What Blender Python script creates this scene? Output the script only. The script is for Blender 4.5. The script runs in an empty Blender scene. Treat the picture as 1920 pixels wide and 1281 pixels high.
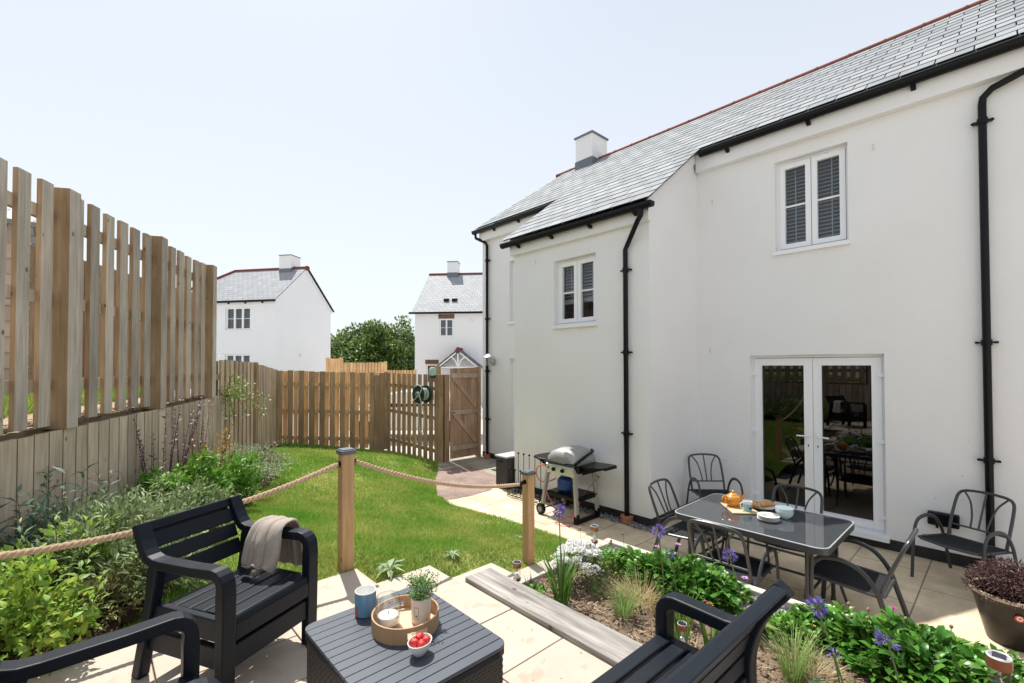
import bpy, math, random
import numpy as np
from mathutils import Vector, Matrix
random.seed(7); rng = np.random.default_rng(7)
R = math.radians
sc = bpy.context.scene
col = sc.collection

# ---------------------------------------------------------------- camera
CH = 2.12
cd = bpy.data.cameras.new('camera'); cam = bpy.data.objects.new('camera', cd); col.objects.link(cam)
cd.sensor_width = 36; cd.lens = 36 * 858 / 1920; cd.shift_y = 0.0159
cd.clip_start = 0.05; cd.clip_end = 2000
_ya, _pi, _ro = R(42.63), R(1.0), R(-.09)
_f = Vector((math.sin(_ya) * math.cos(_pi), math.cos(_ya) * math.cos(_pi), math.sin(_pi)))
_r = Vector((math.cos(_ya), -math.sin(_ya), 0)); _u = _r.cross(_f)
_r2 = _r * math.cos(_ro) + _u * math.sin(_ro); _u2 = -_r * math.sin(_ro) + _u * math.cos(_ro)
cam.matrix_world = Matrix(((_r2.x, _u2.x, -_f.x, 0), (_r2.y, _u2.y, -_f.y, 0), (_r2.z, _u2.z, -_f.z, CH), (0, 0, 0, 1)))
sc.camera = cam

# ---------------------------------------------------------------- world, sun, exposure
SUN = Vector((.14, .55, 1)).normalized()
w = bpy.data.worlds.new('World'); sc.world = w; w.use_nodes = True
nt = w.node_tree; bg = nt.nodes['Background']
sky = nt.nodes.new('ShaderNodeTexSky'); sky.sky_type = 'NISHITA'; sky.sun_disc = False
sky.sun_elevation = math.asin(SUN.z); sky.sun_rotation = math.atan2(SUN.x, SUN.y)
sky.air_density = 1.0; sky.dust_density = 1.0; sky.ozone_density = 1.0; sky.altitude = 0
# thin summer haze: the clear sky is veiled by a pale layer, thicker towards the horizon
BGS = 0.10
geo = nt.nodes.new('ShaderNodeNewGeometry'); sep = nt.nodes.new('ShaderNodeSeparateXYZ'); nt.links.new(geo.outputs['Incoming'], sep.inputs[0])
hz = nt.nodes.new('ShaderNodeMapRange'); hz.inputs['From Min'].default_value = -.75; hz.inputs['From Max'].default_value = -.02
hz.inputs['To Min'].default_value = .60; hz.inputs['To Max'].default_value = .93; nt.links.new(sep.outputs['Z'], hz.inputs[0])
vd = nt.nodes.new('ShaderNodeVectorMath'); vd.operation = 'DOT_PRODUCT'; nt.links.new(geo.outputs['Incoming'], vd.inputs[0]); vd.inputs[1].default_value = (-SUN.x / math.hypot(SUN.x, SUN.y), -SUN.y / math.hypot(SUN.x, SUN.y), 0)
hs2 = nt.nodes.new('ShaderNodeMapRange'); hs2.interpolation_type = 'SMOOTHSTEP'; hs2.inputs['From Min'].default_value = -.55; hs2.inputs['From Max'].default_value = .55
hs2.inputs['To Min'].default_value = 1.0; hs2.inputs['To Max'].default_value = 1.0; nt.links.new(vd.outputs['Value'], hs2.inputs[0])
hm = nt.nodes.new('ShaderNodeMath'); hm.operation = 'MULTIPLY'; nt.links.new(hz.outputs[0], hm.inputs[0]); nt.links.new(hs2.outputs[0], hm.inputs[1])
mixh = nt.nodes.new('ShaderNodeMixRGB'); nt.links.new(hm.outputs[0], mixh.inputs[0]); nt.links.new(sky.outputs[0], mixh.inputs[1])
mixh.inputs[2].default_value = (.685 / BGS, .72 / BGS, .75 / BGS, 1); nt.links.new(mixh.outputs[0], bg.inputs[0])
bg.inputs[1].default_value = BGS
sd = bpy.data.lights.new('sun', 'SUN'); sd.energy = 4.8; sd.angle = R(.5); sd.color = (1, .955, .89)
so = bpy.data.objects.new('sun', sd); col.objects.link(so)
so.rotation_euler = SUN.to_track_quat('Z', 'Y').to_euler(); so.location = (0, 0, 30)
sc.view_settings.view_transform = 'Standard'; sc.view_settings.look = 'None'
sc.view_settings.gamma = 1; sc.view_settings.exposure = 0.5
sc.cycles.max_bounces = 8; sc.cycles.transparent_max_bounces = 12
sc.cycles.sample_clamp_indirect = 6

# ---------------------------------------------------------------- materials
MATS = {}
def mat(name, c, rough=.6, metal=0, spec=.4, c2=None, ns=6, stretch=(1, 1, 1), amount=.5, bump=0, bscale=None,
        rnd=0, c3=None, s3=30, t3=.62, trans=0, coat=0, detail=5, hv=0, wear=None):
    """Principled with two-tone noise (c..c2), per-face random value (rnd), a speckle colour c3, bump and translucency."""
    if name in MATS: return MATS[name]
    m = bpy.data.materials.new(name); m.use_nodes = True; N = m.node_tree; b = N.nodes['Principled BSDF']
    L = N.links.new
    def nd(t, **k):
        n = N.nodes.new(t)
        for a, v in k.items(): setattr(n, a, v)
        return n
    tc = nd('ShaderNodeTexCoord'); mp = nd('ShaderNodeMapping'); mp.inputs['Scale'].default_value = stretch
    L(tc.outputs['Object'], mp.inputs[0])
    no = nd('ShaderNodeTexNoise'); no.inputs['Scale'].default_value = ns; no.inputs['Detail'].default_value = detail
    no.inputs['Roughness'].default_value = .6
    L(mp.outputs[0], no.inputs['Vector'])
    rp = nd('ShaderNodeValToRGB'); rp.color_ramp.elements[0].position = .5 - amount * .5; rp.color_ramp.elements[1].position = .5 + amount * .5
    rp.color_ramp.elements[0].color = (*c, 1); rp.color_ramp.elements[1].color = (*(c2 or c), 1)
    L(no.outputs[0], rp.inputs[0]); out = rp.outputs[0]
    if c3 is not None:
        n3 = nd('ShaderNodeTexNoise'); n3.inputs['Scale'].default_value = s3; n3.inputs['Detail'].default_value = 3
        L(mp.outputs[0], n3.inputs['Vector'])
        r3 = nd('ShaderNodeValToRGB'); r3.color_ramp.elements[0].position = t3; r3.color_ramp.elements[1].position = t3 + .08
        L(n3.outputs[0], r3.inputs[0])
        mx = nd('ShaderNodeMixRGB'); L(r3.outputs[0], mx.inputs[0]); L(out, mx.inputs[1]); mx.inputs[2].default_value = (*c3, 1); out = mx.outputs[0]
    if rnd or hv:
        at = nd('ShaderNodeAttribute'); at.attribute_name = 'rnd'
        h = nd('ShaderNodeHueSaturation')
        ma = nd('ShaderNodeMapRange'); ma.inputs['To Min'].default_value = 1 - rnd; ma.inputs['To Max'].default_value = 1 + rnd
        L(at.outputs['Fac'], ma.inputs[0]); L(ma.outputs[0], h.inputs['Value'])
        if hv:
            mb2 = nd('ShaderNodeMath', operation='MULTIPLY_ADD'); mb2.inputs[1].default_value = 7.31; mb2.inputs[2].default_value = 0
            fr = nd('ShaderNodeMath', operation='FRACT'); L(at.outputs['Fac'], mb2.inputs[0]); L(mb2.outputs[0], fr.inputs[0])
            mc = nd('ShaderNodeMapRange'); mc.inputs['To Min'].default_value = .5 - hv; mc.inputs['To Max'].default_value = .5 + hv
            L(fr.outputs[0], mc.inputs[0]); L(mc.outputs[0], h.inputs['Hue'])
        L(out, h.inputs['Color']); out = h.outputs[0]
    L(out, b.inputs['Base Color'])
    b.inputs['Roughness'].default_value = rough; b.inputs['Metallic'].default_value = metal
    b.inputs['Specular IOR Level'].default_value = spec
    if coat: b.inputs['Coat Weight'].default_value = coat; b.inputs['Coat Roughness'].default_value = .1
    if bump:
        bn = nd('ShaderNodeTexNoise'); bn.inputs['Scale'].default_value = bscale or ns * 6; bn.inputs['Detail'].default_value = 4
        L(mp.outputs[0], bn.inputs['Vector']); bu = nd('ShaderNodeBump'); bu.inputs['Strength'].default_value = bump; bu.inputs['Distance'].default_value = .01
        L(bn.outputs[0], bu.inputs['Height']); L(bu.outputs[0], b.inputs['Normal'])
    if trans:
        tr = nd('ShaderNodeBsdfTranslucent'); L(out, tr.inputs['Color']); ms = nd('ShaderNodeMixShader'); ms.inputs[0].default_value = trans
        L(b.outputs[0], ms.inputs[1]); L(tr.outputs[0], ms.inputs[2]); L(ms.outputs[0], N.nodes['Material Output'].inputs[0])
    MATS[name] = m
    return m

def wood(name, c, c2, knot, rnd=.12, rough=.75, axis='Z', hv=.008):
    if name in MATS: return MATS[name]
    m = bpy.data.materials.new(name); m.use_nodes = True; N = m.node_tree; b = N.nodes['Principled BSDF']; L = N.links.new
    tc = N.nodes.new('ShaderNodeTexCoord'); at = N.nodes.new('ShaderNodeAttribute'); at.attribute_name = 'rnd'
    ad = N.nodes.new('ShaderNodeVectorMath'); ad.operation = 'MULTIPLY_ADD'; ad.inputs[1].default_value = (31, 17, 23)
    L(at.outputs['Vector'], ad.inputs[0]); L(tc.outputs['Object'], ad.inputs[2])
    mp = N.nodes.new('ShaderNodeMapping')
    mp.inputs['Scale'].default_value = {'Z': (1, 1, .07), 'X': (.07, 1, 1), 'Y': (1, .07, 1)}[axis]
    L(ad.outputs[0], mp.inputs[0])
    n1 = N.nodes.new('ShaderNodeTexNoise'); n1.inputs['Scale'].default_value = 38; n1.inputs['Detail'].default_value = 5; n1.inputs['Distortion'].default_value = .6
    L(mp.outputs[0], n1.inputs['Vector'])
    rp = N.nodes.new('ShaderNodeValToRGB'); rp.color_ramp.elements[0].position = .3; rp.color_ramp.elements[1].position = .7
    rp.color_ramp.elements[0].color = (*c, 1); rp.color_ramp.elements[1].color = (*c2, 1); L(n1.outputs[0], rp.inputs[0])
    # weathering blotches
    n2 = N.nodes.new('ShaderNodeTexNoise'); n2.inputs['Scale'].default_value = 3.2; n2.inputs['Detail'].default_value = 4
    mp2 = N.nodes.new('ShaderNodeMapping'); mp2.inputs['Scale'].default_value = {'Z': (1, 1, .4), 'X': (.4, 1, 1), 'Y': (1, .4, 1)}[axis]
    L(ad.outputs[0], mp2.inputs[0]); L(mp2.outputs[0], n2.inputs['Vector'])
    mr = N.nodes.new('ShaderNodeMapRange'); mr.inputs['From Min'].default_value = .35; mr.inputs['From Max'].default_value = .68
    mr.inputs['To Min'].default_value = .78; mr.inputs['To Max'].default_value = 1.12; L(n2.outputs[0], mr.inputs[0])
    h = N.nodes.new('ShaderNodeHueSaturation'); L(rp.outputs[0], h.inputs['Color'])
    ma = N.nodes.new('ShaderNodeMapRange'); ma.inputs['To Min'].default_value = 1 - rnd; ma.inputs['To Max'].default_value = 1 + rnd
    L(at.outputs['Fac'], ma.inputs[0]); mm = N.nodes.new('ShaderNodeMath'); mm.operation = 'MULTIPLY'
    L(ma.outputs[0], mm.inputs[0]); L(mr.outputs[0], mm.inputs[1]); L(mm.outputs[0], h.inputs['Value'])
    # knots
    vo = N.nodes.new('ShaderNodeTexVoronoi'); vo.inputs['Scale'].default_value = 7.6
    mp3 = N.nodes.new('ShaderNodeMapping'); mp3.inputs['Scale'].default_value = {'Z': (1, 1, .62), 'X': (.62, 1, 1), 'Y': (1, .62, 1)}[axis]
    L(ad.outputs[0], mp3.inputs[0]); L(mp3.outputs[0], vo.inputs['Vector'])
    kr = N.nodes.new('ShaderNodeValToRGB'); kr.color_ramp.elements[0].position = .06; kr.color_ramp.elements[1].position = .115
    kr.color_ramp.elements[0].color = (1, 1, 1, 1); kr.color_ramp.elements[1].color = (0, 0, 0, 1); L(vo.outputs['Distance'], kr.inputs[0])
    kf = N.nodes.new('ShaderNodeMath'); kf.operation = 'MULTIPLY'; kf.inputs[1].default_value = .85; L(kr.outputs[0], kf.inputs[0])
    mx = N.nodes.new('ShaderNodeMixRGB'); L(kf.outputs[0], mx.inputs[0]); L(h.outputs[0], mx.inputs[1]); mx.inputs[2].default_value = (*knot, 1)
    L(mx.outputs[0], b.inputs['Base Color']); b.inputs['Roughness'].default_value = rough; b.inputs['Specular IOR Level'].default_value = .2
    bu = N.nodes.new('ShaderNodeBump'); bu.inputs['Strength'].default_value = .35; bu.inputs['Distance'].default_value = .004
    L(n1.outputs[0], bu.inputs['Height']); L(bu.outputs[0], b.inputs['Normal'])
    MATS[name] = m
    return m

def glass(name, tint=(.9, .95, .95), boost=1.6, base=.03):
    if name in MATS: return MATS[name]
    m = bpy.data.materials.new(name); m.use_nodes = True; N = m.node_tree; N.nodes.remove(N.nodes['Principled BSDF'])
    tr = N.nodes.new('ShaderNodeBsdfTransparent'); tr.inputs[0].default_value = (*tint, 1)
    gl = N.nodes.new('ShaderNodeBsdfGlossy'); gl.inputs['Roughness'].default_value = 0.0
    lw = N.nodes.new('ShaderNodeLayerWeight'); lw.inputs[0].default_value = .5; fr = N.nodes.new('ShaderNodeMath'); fr.operation = 'POWER'; fr.inputs[1].default_value = 4.0
    N.links.new(lw.outputs['Facing'], fr.inputs[0])
    mu = N.nodes.new('ShaderNodeMath'); mu.operation = 'MULTIPLY_ADD'; mu.inputs[1].default_value = boost; mu.inputs[2].default_value = base; mu.use_clamp = True
    ms = N.nodes.new('ShaderNodeMixShader'); L = N.links.new
    L(fr.outputs[0], mu.inputs[0]); L(mu.outputs[0], ms.inputs[0]); L(tr.outputs[0], ms.inputs[1]); L(gl.outputs[0], ms.inputs[2])
    L(ms.outputs[0], N.nodes['Material Output'].inputs[0])
    MATS[name] = m
    return m

def brickmat(name, ca, cb, mortar, bw, bh, ms=.01, off=.5, bump=.4, rough=.8, noise=.25, spec=.3, rot=0):
    """Brick texture on the UV map, which is laid out in metres."""
    if name in MATS: return MATS[name]
    m = bpy.data.materials.new(name); m.use_nodes = True; N = m.node_tree; b = N.nodes['Principled BSDF']; L = N.links.new
    uv = N.nodes.new('ShaderNodeUVMap'); uv.uv_map = 'uv'
    mp = N.nodes.new('ShaderNodeMapping'); mp.inputs['Rotation'].default_value = (0, 0, rot); L(uv.outputs[0], mp.inputs[0])
    br = N.nodes.new('ShaderNodeTexBrick'); br.offset = off; br.inputs['Scale'].default_value = 1
    br.inputs['Color1'].default_value = (*ca, 1); br.inputs['Color2'].default_value = (*cb, 1); br.inputs['Mortar'].default_value = (*mortar, 1)
    br.inputs['Mortar Size'].default_value = ms; br.inputs['Mortar Smooth'].default_value = .1; br.inputs['Brick Width'].default_value = bw; br.inputs['Row Height'].default_value = bh
    L(mp.outputs[0], br.inputs['Vector'])
    n1 = N.nodes.new('ShaderNodeTexNoise'); n1.inputs['Scale'].default_value = 2.3; n1.inputs['Detail'].default_value = 7; n1.inputs['Roughness'].default_value = .65
    L(uv.outputs[0], n1.inputs['Vector'])
    mr = N.nodes.new('ShaderNodeMapRange'); mr.inputs['From Min'].default_value = .3; mr.inputs['From Max'].default_value = .7
    mr.inputs['To Min'].default_value = 1 - noise; mr.inputs['To Max'].default_value = 1 + noise; L(n1.outputs[0], mr.inputs[0])
    h = N.nodes.new('ShaderNodeHueSaturation'); L(br.outputs[0], h.inputs['Color']); L(mr.outputs[0], h.inputs['Value'])
    L(h.outputs[0], b.inputs['Base Color']); b.inputs['Roughness'].default_value = rough; b.inputs['Specular IOR Level'].default_value = spec
    iv = N.nodes.new('ShaderNodeMath'); iv.operation = 'MULTIPLY_ADD'; iv.inputs[1].default_value = -1; L(br.outputs['Fac'], iv.inputs[0])
    n2 = N.nodes.new('ShaderNodeTexNoise'); n2.inputs['Scale'].default_value = 14; n2.inputs['Detail'].default_value = 6; L(uv.outputs[0], n2.inputs['Vector'])
    n3 = N.nodes.new('ShaderNodeMath'); n3.operation = 'MULTIPLY'; n3.inputs[1].default_value = .5; L(n2.outputs[0], n3.inputs[0]); L(n3.outputs[0], iv.inputs[2])
    bu = N.nodes.new('ShaderNodeBump'); bu.inputs['Strength'].default_value = bump; bu.inputs['Distance'].default_value = .01
    L(iv.outputs[0], bu.inputs['Height']); L(bu.outputs[0], b.inputs['Normal'])
    MATS[name] = m
    return m

render_w = mat('white_render', (.825, .825, .83), .9, spec=.15, c2=(.755, .752, .75), ns=1.3, amount=.9, bump=.25, bscale=160)
far_w = mat('far_white_render', (.80, .81, .83), .9, spec=.15, c2=(.76, .77, .79), ns=.7, amount=.7)
plinth_m = mat('black_plinth', (.012, .012, .013), .6, c2=(.03, .03, .03), ns=5)
upvc = mat('white_upvc', (.83, .84, .86), .3, spec=.5)
blackp = mat('black_plastic', (.004, .0045, .0055), .33, spec=.2)
slate_m = mat('roof_slate', (.25, .268, .28), .8, spec=.12, c2=(.335, .352, .365), ns=3, amount=.5, rnd=.14, bump=.2, bscale=50)
slate_gap = mat('roof_underlay', (.03, .03, .035), .9)
ridge_m = mat('terracotta_ridge', (.15, .042, .032), .9, c2=(.22, .065, .045), ns=8, rnd=.15)
lead_m = mat('grey_lead', (.13, .15, .18), .5)
terracotta = mat('terracotta_pipe', (.36, .13, .07), .7, c2=(.45, .19, .11), ns=14)
fence_grey = wood('weathered_fence_wood', (.46, .365, .27), (.64, .54, .43), (.16, .10, .06), rnd=.17)
silver_wood = wood('silver_fence_wood', (.39, .335, .275), (.57, .51, .445), (.14, .09, .055), rnd=.16)
fence_brown = wood('tan_fence_wood', (.30, .195, .11), (.43, .30, .185), (.13, .07, .035), rnd=.15)
post_m = wood('post_wood', (.29, .19, .105), (.40, .28, .165), (.16, .08, .04), rnd=.08)
rope_post_m = wood('rope_post_wood', (.42, .255, .12), (.55, .36, .19), (.20, .10, .05), rnd=.05)
gate_m = wood('gate_wood', (.36, .22, .145), (.50, .34, .235), (.12, .06, .03), rnd=.12)
gate_grey = wood('gate_brace_wood', (.38, .30, .23), (.52, .42, .33), (.12, .07, .04), rnd=.1)
sleeper_m = wood('sleeper_wood', (.17, .155, .14), (.40, .375, .345), (.08, .065, .055), rnd=.06, axis='Y', rough=.9)
pale_board = wood('pale_board_wood', (.46, .41, .34), (.62, .57, .49), (.25, .18, .12), rnd=.06, axis='Y', rough=.9)
chair_m = mat('graphite_plastic', (.0045, .0078, .0135), .45, spec=.22, c2=(.007, .011, .0175), ns=3, bump=.06, bscale=240)
tabletop_m = mat('graphite_tabletop', (.050, .060, .078), .42, spec=.5, c2=(.062, .074, .094), ns=4, bump=.05, bscale=200)
rattan_m = mat('dark_rattan', (.028, .026, .026), .5, spec=.4, rnd=.25)
metal_m = mat('grey_powder_coat', (.048, .053, .060), .36, spec=.5, metal=.2)
sling_m = mat('black_sling', (.012, .013, .016), .75, spec=.3)
soil_m = mat('bare_soil', (.125, .09, .064), 1, spec=.05, c2=(.235, .175, .125), ns=9, amount=.6, bump=.9, bscale=45, c3=(.36, .31, .25), s3=60, t3=.66)
soil_dark = mat('damp_soil', (.035, .024, .017), 1, spec=.05, c2=(.09, .06, .04), ns=9, amount=.6, bump=.9, bscale=45)
leafm = lambda n, c, c2, rnd=.35, hv=.03, trans=.3, rough=.5: mat(n, c, rough, spec=.35, c2=c2, ns=4, rnd=rnd, hv=hv, trans=trans)

# ---------------------------------------------------------------- mesh builder
XF = {}
class MB:
    def __init__(s): s.v = []; s.f = []; s.r = []; s.mi = {}
    def add(s, vs, fs, r=None):
        o = len(s.v); s.v += [tuple(x) for x in vs]; r = random.random() if r is None else r
        for f in fs: s.f.append(tuple(i + o for i in f)); s.r.append(r)
        return s
    def box(s, x0, x1, y0, y1, z0, z1, r=None, M=None):
        vs = [Vector((x, y, z)) for z in (z0, z1) for y in (y0, y1) for x in (x0, x1)]
        if M is not None: vs = [M @ v for v in vs]
        return s.add(vs, [(0, 2, 3, 1), (4, 5, 7, 6), (0, 1, 5, 4), (2, 6, 7, 3), (0, 4, 6, 2), (1, 3, 7, 5)], r)
    def obox(s, p, q, wid, thick, up=(0, 0, 1), r=None):
        """box from p to q, wid across (perpendicular to up), thick along up"""
        p, q = Vector(p), Vector(q); d = (q - p); L = d.length; d.normalize(); up = Vector(up)
        a = d.cross(up); a.normalize(); b = a.cross(d); M = Matrix(((d.x, a.x, b.x, p.x), (d.y, a.y, b.y, p.y), (d.z, a.z, b.z, p.z), (0, 0, 0, 1)))
        return s.box(0, L, -wid / 2, wid / 2, -thick / 2, thick / 2, r, M)
    def prism(s, poly, ext, r=None):
        """closed polygon of 3d points extruded by vector ext"""
        n = len(poly); ext = Vector(ext); a = [Vector(p) for p in poly]; b = [p + ext for p in a]
        nrm = Vector((0, 0, 0))
        for i in range(n): nrm += a[i].cross(a[(i + 1) % n])
        fl = nrm.dot(ext) > 0
        fs = [tuple(range(n)), tuple(range(2 * n - 1, n - 1, -1))] + [(i, i + n, (i + 1) % n + n, (i + 1) % n) for i in range(n)]
        if fl: fs = [tuple(reversed(f)) for f in fs]
        return s.add(a + b, fs, r)
    def tube(s, pts, rad, n=8, flat=1.0, cap=True, r=None, up=None):
        pts = [Vector(p) for p in pts]; m = len(pts); rad = rad if isinstance(rad, (list, tuple)) else [rad] * m
        vs = []; t0 = (pts[1] - pts[0]).normalized()
        ref = Vector(up) if up is not None else (Vector((0, 0, 1)) if abs(t0.z) < .9 else Vector((1, 0, 0)))
        a = t0.cross(ref).normalized()
        for i in range(m):
            t = (pts[min(i + 1, m - 1)] - pts[max(i - 1, 0)]).normalized()
            a = (a - t * a.dot(t)).normalized(); b = t.cross(a)
            for k in range(n):
                an = 2 * math.pi * k / n
                vs.append(pts[i] + a * math.cos(an) * rad[i] + b * math.sin(an) * rad[i] * flat)
        fs = [(i * n + k, i * n + (k + 1) % n, (i + 1) * n + (k + 1) % n, (i + 1) * n + k) for i in range(m - 1) for k in range(n)]
        if cap: fs += [tuple(range(n - 1, -1, -1)), tuple(range((m - 1) * n, m * n))]
        return s.add(vs, fs, r)
    def lathe(s, prof, c=(0, 0, 0), n=32, r=None, sx=1, sy=1, M=None, cap=True):
        vs = []; fs = []; m = len(prof)
        for (ra, z) in prof:
            for k in range(n):
                a = 2 * math.pi * k / n; vs.append(Vector((ra * math.cos(a) * sx, ra * math.sin(a) * sy, z)))
        if M is not None: vs = [M @ v for v in vs]
        vs = [v + Vector(c) for v in vs]
        for i in range(m - 1):
            for k in range(n): fs.append((i * n + k, i * n + (k + 1) % n, (i + 1) * n + (k + 1) % n, (i + 1) * n + k))
        if cap and prof[0][0] > 1e-6: fs.append(tuple(range(n - 1, -1, -1)))
        if cap and prof[-1][0] > 1e-6: fs.append(tuple(range((m - 1) * n, m * n)))
        return s.add(vs, fs, r)
    def ball(s, c, rx, ry=None, rz=None, n=12, m=8, r=None):
        ry = ry or rx; rz = rz or rx
        vs = []; fs = []
        for i in range(m + 1):
            th = math.pi * i / m
            for k in range(n):
                a = 2 * math.pi * k / n; vs.append((c[0] + rx * math.sin(th) * math.cos(a), c[1] + ry * math.sin(th) * math.sin(a), c[2] - rz * math.cos(th)))
        for i in range(m):
            for k in range(n): fs.append((i * n + k, i * n + (k + 1) % n, (i + 1) * n + (k + 1) % n, (i + 1) * n + k))
        return s.add(vs, fs, r)
    def build(s, name, m, parent=None, world=False, smooth=False, bevel=0, uv=None, seg=2):
        me = bpy.data.meshes.new(name); vs = s.v
        if world and parent is not None:
            root = parent
            while root.parent: root = root.parent
            loc, rz = XF.get(root.name, (Vector((0, 0, 0)), 0)); iM = Matrix.Rotation(-rz, 4, 'Z') @ Matrix.Translation(-loc)
            vs = [tuple(iM @ Vector(v)) for v in vs]
        me.from_pydata(vs, [], s.f)
        for q in (m if isinstance(m, (list, tuple)) else [m]): me.materials.append(q)
        for k, i in s.mi.items(): me.polygons[k].material_index = i
        at = me.attributes.new('rnd', 'FLOAT', 'FACE'); at.data.foreach_set('value', s.r)
        if uv:
            ul = me.uv_layers.new(name='uv')
            for l in me.loops: ul.data[l.index].uv = uv(Vector(s.v[l.vertex_index]))
        if smooth:
            me.polygons.foreach_set('use_smooth', [True] * len(me.polygons)); me.set_sharp_from_angle(angle=R(38))
        o = bpy.data.objects.new(name, me); col.objects.link(o)
        if parent is not None: o.parent = parent
        if bevel:
            bm = o.modifiers.new('bevel', 'BEVEL'); bm.width = bevel; bm.segments = seg; bm.limit_method = 'ANGLE'; bm.angle_limit = R(40)
            bm.harden_normals = False
        return o

def npmesh(name, V, F, m, parent=None, rnd=None, world=False, smooth=False):
    """big meshes from numpy arrays (all faces with the same corner count)"""
    me = bpy.data.meshes.new(name); V = np.asarray(V, np.float32).reshape(-1, 3); F = np.asarray(F, np.int32)
    if world and parent is not None:
        root = parent
        while root.parent: root = root.parent
        loc, rz = XF.get(root.name, (Vector((0, 0, 0)), 0)); V = V - np.array(loc, np.float32)
    nf, k = F.shape
    me.vertices.add(len(V)); me.vertices.foreach_set('co', V.ravel()); me.loops.add(nf * k); me.loops.foreach_set('vertex_index', F.ravel())
    me.polygons.add(nf); me.polygons.foreach_set('loop_start', np.arange(0, nf * k, k, dtype=np.int32)); me.polygons.foreach_set('loop_total', np.full(nf, k, np.int32))
    if smooth: me.polygons.foreach_set('use_smooth', np.ones(nf, bool))
    me.update(calc_edges=True)
    at = me.attributes.new('rnd', 'FLOAT', 'FACE'); at.data.foreach_set('value', np.asarray(rnd if rnd is not None else rng.random(nf), np.float32))
    me.materials.append(m); o = bpy.data.objects.new(name, me); col.objects.link(o)
    if parent is not None: o.parent = parent
    return o

def tag(o, label, cat, group=None):
    o['label'] = label; o['category'] = cat
    if group: o['group'] = group
    return o
def T(name, label, cat, loc=(0, 0, 0), rz=0, group=None):
    o = bpy.data.objects.new(name, None); col.objects.link(o); o.location = loc; o.rotation_euler = (0, 0, rz); o.empty_display_size = .1
    XF[o.name] = (Vector(loc), rz)
    return tag(o, label, cat, group)
def struct(o, kind='structure'): o['kind'] = kind; return o
def copy_tree(o, parent=None):
    c = o.copy(); col.objects.link(c)
    if parent is not None: c.parent = parent
    for ch in [x for x in bpy.data.objects if x.parent == o]: copy_tree(ch, c)
    return c
def arc(cx, cy, r, a0, a1, n=6): return [(cx + r * math.cos(R(a0 + (a1 - a0) * i / n)), cy + r * math.sin(R(a0 + (a1 - a0) * i / n))) for i in range(n + 1)]
def smooth_path(pts, n=6):
    """Catmull-Rom through the points"""
    P = [Vector(p) for p in pts]; P = [P[0] * 2 - P[1]] + P + [P[-1] * 2 - P[-2]]; out = []
    for i in range(1, len(P) - 2):
        for k in range(n):
            t = k / n; a, b, c, d = P[i - 1:i + 3]
            out.append(.5 * ((2 * b) + (c - a) * t + (2 * a - 5 * b + 4 * c - d) * t * t + (3 * b - a - 3 * c + d) * t ** 3))
    return out + [P[-2]]

# ---------------------------------------------------------------- house helpers
def ubox(mb, P, u0, u1, v0, v1, w0, w1, r=None):
    vs = [P(u, v, w) for w in (w0, w1) for v in (v0, v1) for u in (u0, u1)]
    mb.add(vs, [(0, 2, 3, 1), (4, 5, 7, 6), (0, 1, 5, 4), (2, 6, 7, 3), (0, 4, 6, 2), (1, 3, 7, 5)], r)
def wall(mb, P, u0, u1, v0, v1, ops, depth=.1):
    us = sorted({u0, u1, *[o[0] for o in ops], *[o[1] for o in ops]}); vv = sorted({v0, v1, *[o[2] for o in ops], *[o[3] for o in ops]})
    for i in range(len(us) - 1):
        for j in range(len(vv) - 1):
            cu, cv = (us[i] + us[i + 1]) / 2, (vv[j] + vv[j + 1]) / 2
            if any(o[0] < cu < o[1] and o[2] < cv < o[3] for o in ops): continue
            mb.add([P(us[i], vv[j], 0), P(us[i + 1], vv[j], 0), P(us[i + 1], vv[j + 1], 0), P(us[i], vv[j + 1], 0)], [(0, 1, 2, 3)])
    for a, b, c, d in ops:
        for p, q in (((a, c), (a, d)), ((b, c), (b, d)), ((a, d), (b, d)), ((a, c), (b, c))):
            mb.add([P(*p, 0), P(*q, 0), P(*q, -depth - .12), P(*p, -depth - .12)], [(0, 1, 2, 3)])
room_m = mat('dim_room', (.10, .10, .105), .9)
blind_m = mat('grey_blind', (.72, .74, .75), .6)
pane_m = glass('window_glass', (.55, .6, .62), .8, .075)
dpane_m = glass('door_glass', (.30, .33, .32), .8, .085)
def rim(mb, P, a, b, c, d, wd, w0, w1):
    ubox(mb, P, a, a + wd, c, d, w0, w1); ubox(mb, P, b - wd, b, c, d, w0, w1)
    ubox(mb, P, a + wd, b - wd, c, c + wd, w0, w1); ubox(mb, P, a + wd, b - wd, d - wd, d, w0, w1)
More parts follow.
